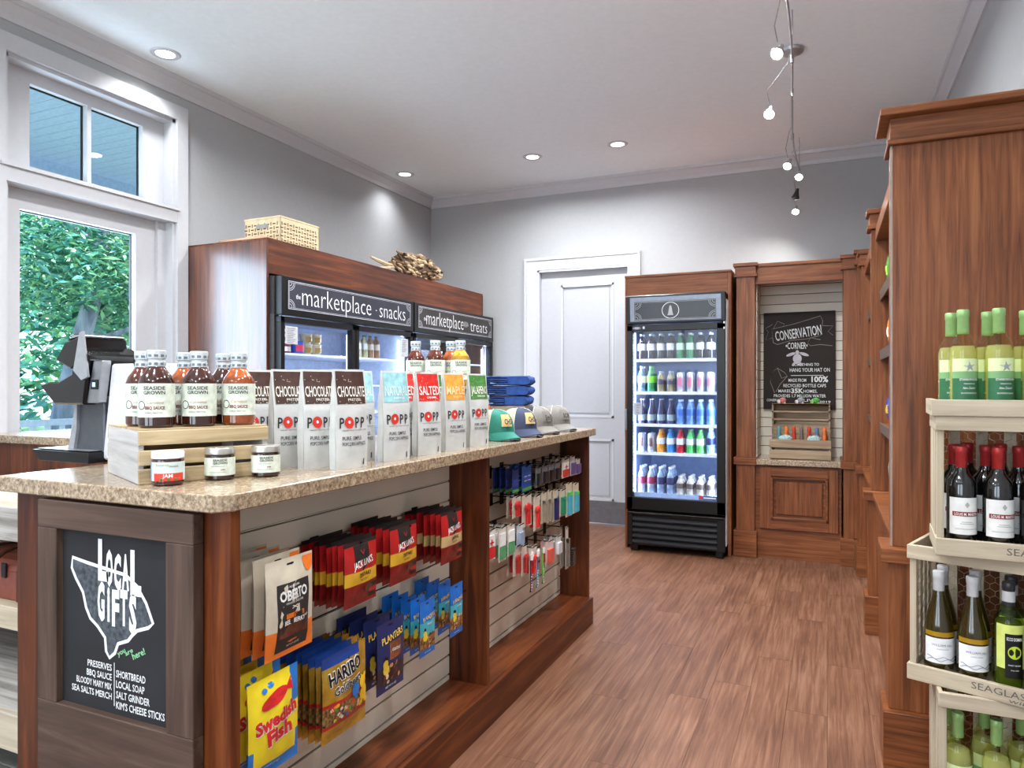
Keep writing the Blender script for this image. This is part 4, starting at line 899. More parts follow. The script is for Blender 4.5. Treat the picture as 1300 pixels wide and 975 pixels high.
place_wines(pw_, [(.362, 2.452, zt, R(18), 'front left green-capped white wine bottle on top of the wine crates', 'white wines on top of the crates'), (.449, 2.444, zt, R(18), 'front green-capped white wine bottle second from the left on top of the crates', 'white wines on top of the crates'), (.538, 2.44, zt, R(15), 'front green-capped white wine bottle cut by the right picture edge on top of the crates', 'white wines on top of the crates'),
    (.345, 2.55, zt, R(10), 'back left green-capped white wine bottle on top of the crates', 'white wines on top of the crates'), (.440, 2.552, zt, R(10), 'back green-capped white wine bottle second from the left on top of the crates', 'white wines on top of the crates'), (.535, 2.55, zt, R(10), 'back right green-capped white wine bottle on top of the crates', 'white wines on top of the crates'),
    (.352, 2.475, .031, R(15), 'front left green-capped wine bottle in the lowest crate', 'white wines in the lowest crate'), (.447, 2.465, .031, R(15), 'front green-capped wine bottle second from the left in the lowest crate', 'white wines in the lowest crate'), (.54, 2.47, .031, R(15), 'front right green-capped wine bottle in the lowest crate', 'white wines in the lowest crate'),
    (.34, 2.57, .031, R(15), 'back left green-capped wine bottle in the lowest crate', 'white wines in the lowest crate'), (.435, 2.575, .031, R(15), 'back green-capped wine bottle second from the left in the lowest crate', 'white wines in the lowest crate'), (.53, 2.57, .031, R(15), 'back right green-capped wine bottle in the lowest crate', 'white wines in the lowest crate')], 0)
rw_ = wine('wine_bottle', 'x', 'bordeaux_red'); zr = .815 + .0305
place_wines(rw_, [(.352, 2.412, zr, R(14), 'front left red wine bottle with white label in the upper crate', 'red wines in the upper crate'), (.440, 2.405, zr, R(14), 'front red wine bottle second from the left in the upper crate', 'red wines in the upper crate'),
    (.345, 2.492, zr, R(14), 'middle-row red wine bottle at the left of the upper crate', 'red wines in the upper crate'), (.425, 2.486, zr, R(14), 'middle-row red wine bottle between the two front bottles of the upper crate', 'red wines in the upper crate'), (.505, 2.482, zr, R(14), 'middle-row red wine bottle right of the two front bottles of the upper crate', 'red wines in the upper crate'),
    (.39, 2.562, zr, R(14), 'back-row red wine bottle at the left of the upper crate', 'red wines in the upper crate'), (.475, 2.56, zr, R(14), 'back-row red wine bottle at the right of the upper crate', 'red wines in the upper crate')], 0)
t = dup(rw_, (.527, 2.398, zr), R(14), 'dark-labelled red wine bottle at the right end of the upper crate', 'red wines in the upper crate')
for c in list(t.children):
    if c.name.startswith('label') or c.name.startswith('lettering'):
        c.data = c.data.copy(); c.data.materials.clear(); c.data.materials.append(mat((46, 48, 52), .5)); 
        for i in range(3): c.data.materials.append(mat((170, 40, 40), .5))
    if c.name.startswith('capsule'): c.data = c.data.copy(); c.data.materials[0] = mat((206, 24, 44), .35, metal=.2)
def inB(a, d, ang=R(-20), o=(.222, 2.482)): return (o[0] + a * math.cos(ang) - d * math.sin(ang), o[1] + a * math.sin(ang) + d * math.cos(ang))
ww = wine('wine_bottle', 'x', 'white'); zb_ = .405 + .0305
sp = [(.070, .058, 'front left chardonnay bottle with white cap in the middle crate'), (.158, .058, 'front chardonnay bottle second from the left in the middle crate'), (.062, .142, 'second-row white-capped wine bottle at the left of the middle crate'), (.15, .142, 'second-row white-capped wine bottle behind the two front ones in the middle crate'), ]
place_wines(ww, [(*inB(a, d), zb_, R(8), l, 'chardonnay bottles in the middle crate') for a, d, l in sp], 0)
we = wine('wine_bottle', 'x', 'ecco')
place_wines(we, [(*inB(.247, .058), zb_, R(12), 'front green glass wine bottle with black label in the middle crate', 'green glass wines in the middle crate'), (*inB(.24, .142), zb_, R(12), 'second-row green glass wine bottle with black label in the middle crate', 'green glass wines in the middle crate'), (*inB(.335, .058), zb_, R(12), 'green glass wine bottle at the right end of the middle crate', 'green glass wines in the middle crate')], 0)

# ================================================================ ceiling lamps
for k, (x_, y_, lab) in enumerate(((-3.553, 2.974, 'round recessed ceiling light above the left window'), (-3.561, 5.563, 'round recessed ceiling light above the far end of the coolers'), (-2.3, 5.585, 'round recessed ceiling light in front of the white door'), (-1.554, 5.573, 'round recessed ceiling light just left of the drinks fridge'))):
    t = thing('recessed_light', lab, 'ceiling light', (x_, y_, ZC), 0, 'recessed ceiling lights')
    MB().lathe([(.052, -.001), (.055, -.006), (.078, -.006), (.085, 0)], TRIM, 28).build('trim_ring', t)
    MB().lathe([(0, -.003), (.054, -.003)], mat((255, 252, 244), .5, emis=9), 28).build('lens', t)
RAILM = mat((176, 176, 178), .35, metal=.7, name='satin_rail')
ml = thing('monorail_light', 'curving ceiling rail with hanging cone spot lamps above the aisle', 'track light', (-.19, 4.53, 3.0)); MO = Vector((-.19, 4.53, 3.0))
def rail(y): return (-.195 + .03 * math.sin((y - 2.6) * 1.7), y, 3.0 + .006 * math.sin(y * 3))
on(ml, MO, MB().tube([rail(-.6 + .2 * k) for k in range(35)], .0055, RAILM, 8), 'rail')
m_ = MB(); p = rail(4.42); m_.lathe([(0, ZC - .035), (.03, ZC - .034), (.062, ZC - .018), (.068, ZC - .002)], RAILM, 24, (p[0] + .0, p[1] + .0, 0)); on(ml, MO, m_, 'canopy')
for y_ in (-.4, 1.1, 2.7, 3.95, 4.42, 5.2, 6.0):
    p = rail(y_); on(ml, MO, MB().tube([(p[0], p[1], 3.0), (p[0], p[1], ZC - .002)], .004, RAILM, 6).lathe([(.009, -.02), (.009, .02)], RAILM, 10, p), 'standoff')
heads = [(-.33, .5, 2.8, 1), (-.08, 1.3, 2.8, 1), (-.33, 2.1, 2.78, 1), (-.21, 3.405, 2.80, 1), (-.287, 4.007, 2.75, 1), (-.254, 5.17, 2.80, 1), (-.20, 5.66, 2.85, 1), (-.231, 5.86, 2.75, 0), (-.241, 6.11, 2.70, 1)]  # first three heads, out of view, are added to brighten the slatted counter front
for k, (x_, y_, z_, on_) in enumerate(heads):
    cone_m = RAILM if on_ else mat((50, 50, 52), .4, metal=.5)
    p = rail(y_ - .18); c = MB().tube([p, (p[0] - .02, y_ - .16, (p[2] + z_) / 2 + .06), (x_ - .01, y_ - .05, z_ + .10), (x_, y_, z_ + .05)], .0028, RAILM, 6)
    h = on(ml, MO, c, 'stem'); 
    s = MB(); s.T = Matrix.Translation((x_, y_, z_)) @ Matrix.Rotation(R(-42 if on_ else 10), 4, 'X') @ Matrix.Rotation(R(14 if k % 2 else 5), 4, 'Y')
    s.lathe([(0, .066), (.010, .064), (.013, .04), (.026, .004), (.030, -.002), (.030, -.012), (.026, -.012)], cone_m, 20); s.T = Matrix(); s.V = [(v[0] - MO[0], v[1] - MO[1], v[2] - MO[2]) for v in s.V]
    sh_ = s.build('spot_head', ml)
    e = MB(); e.T = Matrix.Translation((x_, y_, z_)) @ Matrix.Rotation(R(-42 if on_ else 10), 4, 'X') @ Matrix.Rotation(R(14 if k % 2 else 5), 4, 'Y')
    e.ball((0, 0, -.010), .025, mat((255, 255, 250), .4, emis=60) if on_ else mat((90, 90, 92), .2), 12, 6, (1, 1, .5)); e.T = Matrix(); e.V = [(v[0] - MO[0], v[1] - MO[1], v[2] - MO[2]) for v in e.V]; e.build('bulb', ml)
    if on_:
        sl = light('spot_lamp', 'SPOT', (x_, y_ - .035, z_ - .035), (50 if k % 2 == 0 else 26) if y_ < 5 else 20, (1, .97, .94), .025)
        sl.data.spot_size = R(125); sl.data.spot_blend = .9
        tgt = Vector((-1.25, y_ + .3, .5) if k % 2 == 0 else (-.2, y_ - .2, 0)); sl.rotation_euler = (tgt - sl.location).to_track_quat('-Z', 'Y').to_euler()

# ================================================================ grey crate, sauces and jars on the counter
ZT = 1.0672
gc = thing('slatted_crate', 'upturned crate with a whitewashed end and pale slats on the near end of the counter', 'crate', (-1.486, 1.167, ZT), R(64.6))
# local x runs along the slatted front, local y to the back
CRW = wood('whitewashed_board', ((150, 146, 142), (184, 182, 180), (206, 206, 206)), 'y', rough=.8, coat=0)
CRS = wood('pale_slat_wood', ((140, 120, 88), (182, 160, 124), (202, 182, 148)), 'x', rough=.7, coat=0, scale=1.6)
CL, CD, CHH = .311, .317, .1265
MB().box(0, .014, 0, CD, 0, CHH, CRW).build('end_board', gc, bevel=.0015); MB().box(CL - .014, CL, 0, CD, 0, CHH, CRW).build('end_board', gc, bevel=.0015)
for z0, z1 in ((.0, .036), (.044, .080), (.092, CHH)):
    MB().box(.0, CL, -.008, .0, z0, z1, CRS).build('slat', gc, bevel=.0015); MB().box(0, CL, CD, CD + .008, z0, z1, CRS).build('slat', gc, bevel=.0015)
for k in range(4): MB().box(.0, CL, .002 + k * .08, .074 + k * .08, CHH - .0, CHH + .004, CRS).build('top_slat', gc)
m_ = MB()
for k in range(6): m_.box(.003, .011, .02 + k * .05, .028 + k * .05, CHH - .0025, CHH + .0002, BLK)
m_.build('nail_head', gc)
LBL = mat((206, 214, 200), .55, var=.08, vs=60, name='sage_label'); INK = mat((48, 50, 46), .6); INKR = mat((120, 40, 34), .6); CAPB = mat((188, 196, 200), .3, var=.1, vs=300, name='sealed_cap')
CLRG = glass_mat('clear_jar_glass', (.95, .97, .95), 1)
def sauce(name, label, liq, s=1.0):
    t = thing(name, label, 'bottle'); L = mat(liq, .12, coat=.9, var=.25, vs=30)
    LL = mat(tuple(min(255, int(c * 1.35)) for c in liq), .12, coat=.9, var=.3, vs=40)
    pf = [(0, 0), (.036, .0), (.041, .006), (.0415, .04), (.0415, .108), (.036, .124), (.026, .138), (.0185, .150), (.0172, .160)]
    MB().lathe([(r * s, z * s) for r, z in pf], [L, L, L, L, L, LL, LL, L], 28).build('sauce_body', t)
    c = MB().lathe([(r * s, z * s) for r, z in ((.0178, .149), (.0205, .150), (.0205, .161), (.0188, .162), (.0188, .168), (.0215, .170), (.0218, .188), (.020, .190), (0, .190))], CAPB, 24)
    for k in range(9):
        a = k * 2 * math.pi / 9
        for z0 in (.173, .153): label_arc(c, .0222 * s if z0 > .16 else .0209 * s, z0 * s, (z0 + .006) * s, a, a + .42, mat((100, 110, 118), .5), 3)
    c.build('cap', t)
    lb = MB(); label_arc(lb, .0421 * s, .026 * s, .108 * s, -1.75, 1.75, LBL, 20); lb.build('label', t)
    p = MB(); fn = wrap(.0426 * s)
    put_text(p, 'SEASIDE', (.006 * s, 0, .097 * s), (1, 0, 0), (0, 0, 1), .0085 * s, INK, .05 * s, fn=fn, bold=.02); put_text(p, 'GROWN', (.006 * s, 0, .086 * s), (1, 0, 0), (0, 0, 1), .0085 * s, INK, .05 * s, fn=fn, bold=.02)
    put_text(p, 'Carolina', (.008 * s, 0, .062 * s), (1, 0, 0), (0, 0, 1), .006 * s, mat((176, 130, 90), .6), .04 * s, fn=fn, shear=.3); put_text(p, 'BBQ SAUCE', (.008 * s, 0, .049 * s), (1, 0, 0), (0, 0, 1), .0075 * s, INKR, .045 * s, fn=fn, bold=.03)
    put_text(p, 'SMALL BATCH', (.004 * s, 0, .037 * s), (1, 0, 0), (0, 0, 1), .003 * s, INK, .04 * s, fn=fn)
    for k in range(20):
        a0 = 2 * math.pi * k / 20; a1 = 2 * math.pi * (k + 1) / 20
        p.add([tuple(fn(((-.026 + r_ * math.cos(a)) * s, 0, (.055 + r_ * math.sin(a)) * s))) for r_, a in ((.009, a0), (.0108, a0), (.0108, a1), (.009, a1))], [(0, 1, 2, 3)], INK)
    p.build('lettering', t); return t
BR = (66, 28, 14); BD = (44, 19, 11); AM = (120, 58, 22)
zc = ZT + CHH + .0045
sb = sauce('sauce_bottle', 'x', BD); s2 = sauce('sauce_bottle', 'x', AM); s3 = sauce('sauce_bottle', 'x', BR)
def lead(a, d, lx=-1.486, ly=1.167, an=R(64.6)): return (lx + a * math.cos(an) - d * math.sin(an), ly + a * math.sin(an) + d * math.cos(an))
GB = 'barbecue sauce bottles on the crate'
def putb(o, p, z, rz, lab, gp): o.location = (p[0], p[1], z); o.rotation_euler = (0, 0, rz); o['label'] = lab; o['group'] = gp
fr_ = R(35)
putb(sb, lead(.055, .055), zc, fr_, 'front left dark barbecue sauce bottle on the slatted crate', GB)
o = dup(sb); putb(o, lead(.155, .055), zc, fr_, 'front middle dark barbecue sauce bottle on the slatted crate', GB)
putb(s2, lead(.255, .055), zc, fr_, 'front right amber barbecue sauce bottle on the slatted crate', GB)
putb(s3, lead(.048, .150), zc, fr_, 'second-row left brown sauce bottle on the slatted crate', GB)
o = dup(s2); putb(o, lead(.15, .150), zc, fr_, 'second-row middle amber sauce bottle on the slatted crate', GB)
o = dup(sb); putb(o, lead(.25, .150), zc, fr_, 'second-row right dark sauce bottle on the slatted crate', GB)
# far sauces on their own riser
rb = thing('wooden_riser', 'plain wooden box hidden behind the popcorn bags, carrying three sauce bottles', 'box', (-1.52, 2.60, ZT))
for z0, z1 in ((0, .07), (.08, .15), (.16, .2325)): MB().box(-.21, .19, -.09, -.08, z0, z1, CRS).build('slat', rb)
MB().box(-.21, .19, .08, .09, 0, .2325, CRS).build('back_board', rb); MB().box(-.21, .19, -.08, .08, .222, .2325, CRS).build('top_board', rb)
for k, (x_, y_, src, lab) in enumerate(((-1.61, 2.60, s3, 'left reddish sauce bottle standing behind the red popcorn bag'), (-1.505, 2.585, s3, 'middle reddish sauce bottle standing behind the popcorn bags'), (-1.475, 2.665, s2, 'amber sauce bottle half hidden behind the middle one of the far sauces'))):
    putb(dup(src), (x_, y_), ZT + .233, R(25), lab, 'far sauce bottles')
MU = sauce('sauce_bottle', 'x', (150, 112, 30)); putb(MU, (-1.405, 2.62), ZT + .233, R(25), 'mustard-yellow sauce bottle standing behind the orange popcorn bag', 'far sauce bottles')
putb(dup(s2), (-1.46, 2.96), ZT, R(25), 'small sauce bottle between the green popcorn bag and the folded blue clothes', 'far sauce bottles')
def jar(label, lidc, lidm, content, style):
    t = thing('preserve_jar', label, 'jar', group='preserve jars in front of the crate')
    MB().lathe([(0, 0), (.030, 0), (.035, .004), (.0355, .058), (.033, .064), (.032, .067)], mat(content, .08, coat=1), 28).build('glass_jar', t)
    MB().lathe([(.0345, .063), (.0358, .064), (.0358, .077), (.034, .0795), (0, .0795)], mat(lidc, .3, metal=lidm), 28).build('lid', t)
    lb = MB(); p = MB(); fn = wrap(.0368)
    if style:
        label_arc(lb, .0362, .012, .056, -1.7, 1.7, mat((200, 216, 214), .5)); label_arc(lb, .0364, .012, .030, -.8, 1.2, mat((206, 62, 44), .5)); label_arc(lb, .0364, .014, .056, -1.7, -1.1, mat((110, 150, 200), .5)); lb.build('label', t)
        put_text(p, 'JAM', (.004, 0, .0245), (1, 0, 0), (0, 0, 1), .008, WHT, .022, fn=fn, bold=.02); put_text(p, 'SEASIDE', (.018, 0, .046), (1, 0, 0), (0, 0, 1), .004, INKR, .02, fn=fn); put_text(p, 'Reserve', (-.008, 0, .050), (1, 0, 0), (0, 0, 1), .006, mat((150, 150, 90), .5), .03, fn=fn)
        for k in range(7): p.ball(tuple(fn((-.018 + .008 * k, 0, -.001 + .017))), .0035, mat((60, 110, 50) if k % 2 else (220, 60, 40), .6), 6, 4, (1, .3, 1))
    else:
        label_arc(lb, .0362, .012, .056, -1.7, 1.7, LBL); lb.build('label', t)
        put_text(p, 'SEASIDE', (.006, 0, .050), (1, 0, 0), (0, 0, 1), .0055, INK, .034, fn=fn, bold=.02); put_text(p, 'GROWN', (.006, 0, .043), (1, 0, 0), (0, 0, 1), .0055, INK, .034, fn=fn, bold=.02); put_text(p, 'JAM', (.012, 0, .027), (1, 0, 0), (0, 0, 1), .003, INKR, .01, fn=fn, bold=.02)
        for z_, w_ in ((.02, .04), (.0345, .03)): label_arc(p, .0366, z_, z_ + .0006, -w_ / .07, w_ / .07, INK)
    p.build('lettering', t); return t
j1 = jar('white-lidded jar with a red fruit label in front of the crate', (226, 228, 230), 0, (60, 20, 16), True); j1.location = (-1.425, 1.20, ZT); j1.rotation_euler = (0, 0, R(42))
j2 = jar('metal-lidded preserve jar in the middle of the three jars before the crate', (186, 184, 176), .7, (40, 18, 12), False); j2.location = (-1.392, 1.325, ZT); j2.rotation_euler = (0, 0, R(38))
j3 = dup(j2, (-1.332, 1.42, ZT), R(36), 'metal-lidded preserve jar at the right of the three jars before the crate')

# ================================================================ popcorn bags
BAG = mat((202, 204, 202), .38, coat=.1, var=.03, name='white_foil_bag'); BAGS = mat((188, 190, 186), .5, name='gusset_foil'); POPK = mat((36, 36, 38), .5); POPR = mat((204, 50, 40), .5)
def popcorn(label, col, word, sub, wc=(240, 236, 225)):
    W, H, T = .118, .280, .046; t = thing('popcorn_bag', label, 'bag'); top_m = mat(col, .4, var=.1, vs=50)
    mb = MB(); nz = 16; nx = 6
    def thick(v): return T / 2 * (1 if v < .55 else max(.02, 1 - ((v - .55) / .45) ** 1.25)) * (.86 + .14 * math.sin(math.pi * min(1, v * 2)))
    rr = random.Random(sum(map(ord, word)))
    ph = [rr.uniform(0, 6) for _ in range(3)]
    def yf(x, v): u = x / W + .5; return -thick(v) * (.62 + .38 * max(0, math.sin(math.pi * min(1, max(0, u)))) ** .8) - .0015 * math.sin(9 * u + ph[0]) * math.sin(13 * v + ph[1])
    for sgn in (-1, 1):
        vs = []; fs = []; ms = []
        for j_ in range(nz + 1):
            for i in range(nx + 1):
                v = j_ / nz; x = (i / nx - .5) * W; vs.append((x, yf(x, v) if sgn < 0 else -yf(-x, v), v * H))
        for j_ in range(nz):
            for i in range(nx):
                a = j_ * (nx + 1) + i; f = (a, a + 1, a + nx + 2, a + nx + 1); fs.append(f if sgn < 0 else f[::-1]); ms.append(BAG)
        mb.add(vs, fs, ms, True)
    for sx in (-1, 1):     # side gussets with a crease
        vs = []; fs = []
        for j_ in range(nz + 1):
            v = j_ / nz; x = sx * W / 2; y0 = yf(x, v); y1 = -yf(-x, v); vs += [(x, y0, v * H), (x - sx * min(.014, (y1 - y0) * .3), (y0 + y1) / 2, v * H), (x, y1, v * H)]
        for j_ in range(nz):
            for i in range(2): a = j_ * 3 + i; f = (a, a + 3, a + 4, a + 1); fs.append(f if sx < 0 else f[::-1])
        mb.add(vs, fs, BAGS, False)
    mb.poly([(-W / 2, yf(-W / 2, 0), 0), (-W / 2, -yf(W / 2, 0), 0), (W / 2, -yf(-W / 2, 0), 0), (W / 2, yf(W / 2, 0), 0)], BAGS)
    mb.build('foil_bag', t)
    fn = lambda p: Vector((p[0], yf(p[0], p[2] / H) - .0012, p[2]))
    m_ = MB(); prect(m_, fn, -W / 2 + .006, W / 2 - .006, .182, .274, top_m, 8); fn2 = lambda p: fn(p) + Vector((0, -.0006, 0))
    for k in range(26): pell(m_, fn2, rr.uniform(-.05, .048), rr.choice((rr.uniform(.225, .262), rr.uniform(.18, .19))), .0011, .0011, mat((235, 225, 205), .5), 6)
    m_.box(.012, .022, -.0075, -.0045, .252, .262, WHT) if False else None
    m_.build('colour_panel', t)
    p = MB(); wm = mat(wc, .5)
    put_text(p, word, (0, 0, .218), (1, 0, 0), (0, 0, 1), .030, wm, .100, fn=fn2, bold=.008); put_text(p, sub, (.008, 0, .1945), (1, 0, 0), (0, 0, 1), .0065, wm, .05, fn=fn2, bold=.01)
    for x_, c_ in ((-.046, 'P'), (.008, 'P'), (.030, 'P')): put_text(p, c_, (x_ + .004, 0, .130), (1, 0, 0), (0, 0, 1), .030, POPK, .015, fn=fn2, bold=.015)
    pell(p, fn2, -.017, .130, .0165, .0165, POPR); pell(p, lambda q: fn2(q) + Vector((0, -.0004, 0)), -.017, .131, .004, .0045, WHT)
    put_text(p, 'HAND CRAFTED POPCORN', (.004, 0, .108), (1, 0, 0), (0, 0, 1), .0035, POPK, .09, fn=fn2); put_text(p, 'PURE. SIMPLE.', (-.041, 0, .086), (1, 0, 0), (0, 0, 1), .0105, POPK, .072, 'L', .01, fn2); put_text(p, 'POPCORN HAPPINESS.', (-.041, 0, .070), (1, 0, 0), (0, 0, 1), .0105, POPK, .088, 'L', .01, fn2)
    prect(p, fn2, .036, .041, .008, .026, POPK, 1)
    p.build('lettering', t); return t
pc = popcorn('x', (70, 48, 42), 'CHOCOLATE', 'PRETZEL'); pb = popcorn('x', (150, 200, 208), 'NATURAL', 'KETTLE', (222, 236, 236)); prd = popcorn('x', (204, 46, 42), 'SALTED', 'CARAMEL'); po = popcorn('x', (230, 156, 66), 'MAPLE', 'BACON', (246, 214, 160)); pg = popcorn('x', (72, 128, 62), 'JALAPENO', 'CHEDDAR')
RB = R(80)
def putp(o, x_, y_, rz, lab): o.location = (x_, y_, ZT); o.rotation_euler = (0, 0, rz); o['label'] = lab; o['group'] = 'popcorn bags on the counter'
putp(pc, -1.247, 1.655, RB, 'chocolate-brown topped popcorn bag nearest the counter edge, fully visible')
putp(dup(pc), -1.340, 1.632, RB, 'brown topped popcorn bag directly behind the fully visible chocolate one')
putp(dup(pc), -1.418, 1.598, RB + .05, 'brown topped popcorn bag third from the counter edge')
putp(dup(pc), -1.520, 1.575, RB, 'brown topped popcorn bag beside the sauce bottles, farthest left of the popcorn')
putp(pb, -1.247, 1.885, RB, 'pale blue topped popcorn bag in front of the second queue of popcorn')
putp(dup(pb), -1.332, 1.815, RB, 'pale blue popcorn bag showing as a sliver right of the chocolate bag')
putp(dup(prd), -1.385, 1.875, RB, 'red popcorn bag showing as a sliver between chocolate and pale blue bags')
putp(prd, -1.247, 2.085, RB, 'red topped popcorn bag at the counter edge between pale blue and orange')
putp(dup(prd), -1.305, 2.020, RB, 'red popcorn bag peeping out between the pale blue and the front red bag')
putp(po, -1.247, 2.27, RB, 'orange topped popcorn bag at the counter edge')
putp(dup(pg), -1.325, 2.245, RB, 'green popcorn bag hidden behind the orange popcorn bag')
putp(pg, -1.247, 2.46, RB, 'green topped popcorn bag at the counter edge, last in the popcorn row')
putp(dup(pg), -1.315, 2.395, RB, 'green popcorn bag peeping out between the orange and the front green bag')

# ================================================================ folded clothes and caps
gb = MB().box(-.14, .14, -.10, .10, 0, .128, mat((132, 124, 112), .7, var=.1, vs=10)).build('clothes_riser', None, (-1.61, 3.50, ZT), R(10), bevel=.003); tag(gb, 'grey-brown box under the pile of folded blue clothes', 'box')
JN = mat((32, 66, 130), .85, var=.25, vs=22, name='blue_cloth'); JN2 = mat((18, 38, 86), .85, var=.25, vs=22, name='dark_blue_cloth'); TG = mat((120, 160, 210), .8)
for k, nm in enumerate(('bottom', 'middle', 'top')):
    t = thing('folded_shirt', '%s folded blue garment of the pile behind the caps' % nm, 'shirt', (-1.61 + .004 * k, 3.50, ZT + .129 + k * .053), R(10 + 2 * k), 'folded blue clothes')
    pr2 = []
    for a in range(9): an = -math.pi / 2 + math.pi * a / 8; pr2.append((.125 + .024 * math.cos(an), .026 + .0255 * math.sin(an)))
    pr2 += [(-.13, .050), (-.135, .003)]
    rj = random.Random(40 + k); fo = MB(); ns = 14; vs = []; fs = []; npz = len(pr2)
    for s_ in range(ns + 1):
        y_ = -.10 + .2 * s_ / ns; ed = 1 - .10 * (abs(s_ - ns / 2) / (ns / 2)) ** 4
        for (a, c) in pr2: vs.append((a * (1 + rj.uniform(-.02, .02)) + .003 * math.sin(s_ * 1.3 + k), y_, .026 + (c - .026) * ed * (1 + rj.uniform(-.10, .06))))
    for s_ in range(ns):
        for i in range(npz): a = s_ * npz + i; b_ = s_ * npz + (i + 1) % npz; fs.append((a, b_, b_ + npz, a + npz))
    fs += [list(range(npz))[::-1], [ns * npz + i for i in range(npz)]]
    fo.add(vs, fs, JN, True); fo.build('outer_fold', t, sharp=70)
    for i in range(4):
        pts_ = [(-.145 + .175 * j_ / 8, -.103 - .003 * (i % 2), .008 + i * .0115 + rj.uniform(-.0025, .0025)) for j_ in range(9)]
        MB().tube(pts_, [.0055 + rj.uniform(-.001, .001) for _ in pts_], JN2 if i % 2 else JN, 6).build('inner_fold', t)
    MB().box(-.06, -.03, -.108, -.104, .01, .02, TG).build('tag', t)
def cap_hat(label, front, side, brim, patch, emb, rz, loc, tilt=0):
    t = thing('baseball_cap', label, 'cap', loc, rz, 'caps on the far end of the counter')
    # local -y is the front
    def crown_pt(a, e):      # e 0..1 from rim to top
        r_ = .086 * math.cos(e * math.pi / 2) ** .72 if e < 1 else 0; z_ = .118 * math.sin(e * math.pi / 2) ** .85
        fy = 1.16 + (.0 if math.cos(a) < 0 else 0)
        fr = max(0, math.cos(a)) * .012 * math.sin(math.pi * e)
        return (r_ * math.sin(a) * .95, -(r_ * math.cos(a) * fy + fr), z_ + .012)
    def part(a0, a1, m, nm, out=0):
        b = MB(); n = max(4, int((a1 - a0) / .2)); k = 9; vs = []; fs = []
        for j_ in range(k + 1):
            for i in range(n + 1):
                p = Vector(crown_pt(a0 + (a1 - a0) * i / n, j_ / k)); c = Vector((0, 0, .02)); vs.append(tuple(p + (p - c).normalized() * out))
        for j_ in range(k):
            for i in range(n): a = j_ * (n + 1) + i; fs.append((a, a + 1, a + n + 2, a + n + 1))
        b.add(vs, fs, m, True); return b.build(nm, t)
    part(-.95, .95, front, 'front_panel', .001); part(.95, 2 * math.pi - .95, side, 'mesh_back')
    for a in (-.95, 0, .95):
        MB().tube([tuple(Vector(crown_pt(a, e / 8)) * 1.012) for e in range(9)], .0012, mat((225, 220, 205), .8) if a else front, 5).build('seam', t)
    b = MB(); vs = []; fs = []; n = 14
    for lay in (0, .0035):
        for j_ in range(5):
            for i in range(n + 1):
                a = -1.12 + 2.24 * i / n; e = j_ / 4; p0 = Vector(crown_pt(a, 0)); ext = .072 * math.cos(a / 1.12 * math.pi / 2) ** .7 if abs(a) < 1.11 else 0
                y_ = p0.y - ext * e; z_ = .014 + lay - .022 * e * (1) - .030 * (p0.x / .08) ** 2 * (.3 + .7 * e); vs.append((p0.x * (1 + .05 * e), y_, max(.001 + lay, z_ + .022)))
    for lay in range(2):
        o_ = lay * 5 * (n + 1)
        for j_ in range(4):
            for i in range(n): a = o_ + j_ * (n + 1) + i; fs.append((a, a + 1, a + n + 2, a + n + 1))
    for i in range(n): a = 4 * (n + 1) + i; fs.append((a, a + 1, a + 1 + 5 * (n + 1), a + 5 * (n + 1)))
    b.add(vs, fs, brim, True); b.build('brim', t)
    MB().ball((0, -.0, .131), .006, front, 8, 5, (1, 1, .5)).build('button', t)
    if patch:
        b = MB(); q = [tuple(Vector(crown_pt(a, e)) * 1.02 + Vector((0, -.003, 0))) for e in (.22, .40, .58) for a in (-.34, -.17, 0, .17, .34)]
        b.add(q, [(r_ * 5 + c, r_ * 5 + c + 1, r_ * 5 + c + 6, r_ * 5 + c + 5) for r_ in range(2) for c in range(4)], patch, True); b.build('patch', t)
        b = MB(); y0 = crown_pt(0, .4)[1] * 1.02 - .008
        put_text(b, emb, (0, y0 - .004, .082), (1, 0, 0), (0, .33, 1), .022, mat((60, 50, 52), .8), .036, bold=.03); b.build('embroidery', t)
    return t
KH = mat((186, 174, 150), .9, var=.1, vs=200, name='khaki_mesh'); TL = mat((44, 122, 106), .85, var=.06, vs=200); NV = mat((58, 66, 92), .85, var=.06, vs=200); GY = mat((124, 120, 114), .85, var=.06, vs=200); NVD = mat((34, 36, 48), .85)
PT = mat((208, 178, 120), .8)
c1 = cap_hat('teal trucker cap with khaki mesh back and tan patch, nearest of the caps', TL, KH, TL, PT, 'CHS', R(58), (-1.335, 2.80, ZT))
cap_hat('khaki-backed teal cap tucked just behind the nearest teal cap', TL, KH, TL, None, '', R(58), (-1.425, 2.81, ZT))
cap_hat('slate-blue trucker cap with tan patch, second in the row of caps', NV, KH, NV, PT, 'CHS', R(58), (-1.33, 3.05, ZT))
cap_hat('navy-backed grey cap with a square dark outline patch, third in the row', GY, NVD, GY, mat((118, 114, 108), .85), '[m]', R(58), (-1.33, 3.265, ZT))
cap_hat('light grey cap with dark letters at the far end of the row', GY, GY, GY, mat((124, 120, 114), .85), 'SC8', R(58), (-1.325, 3.50, ZT))

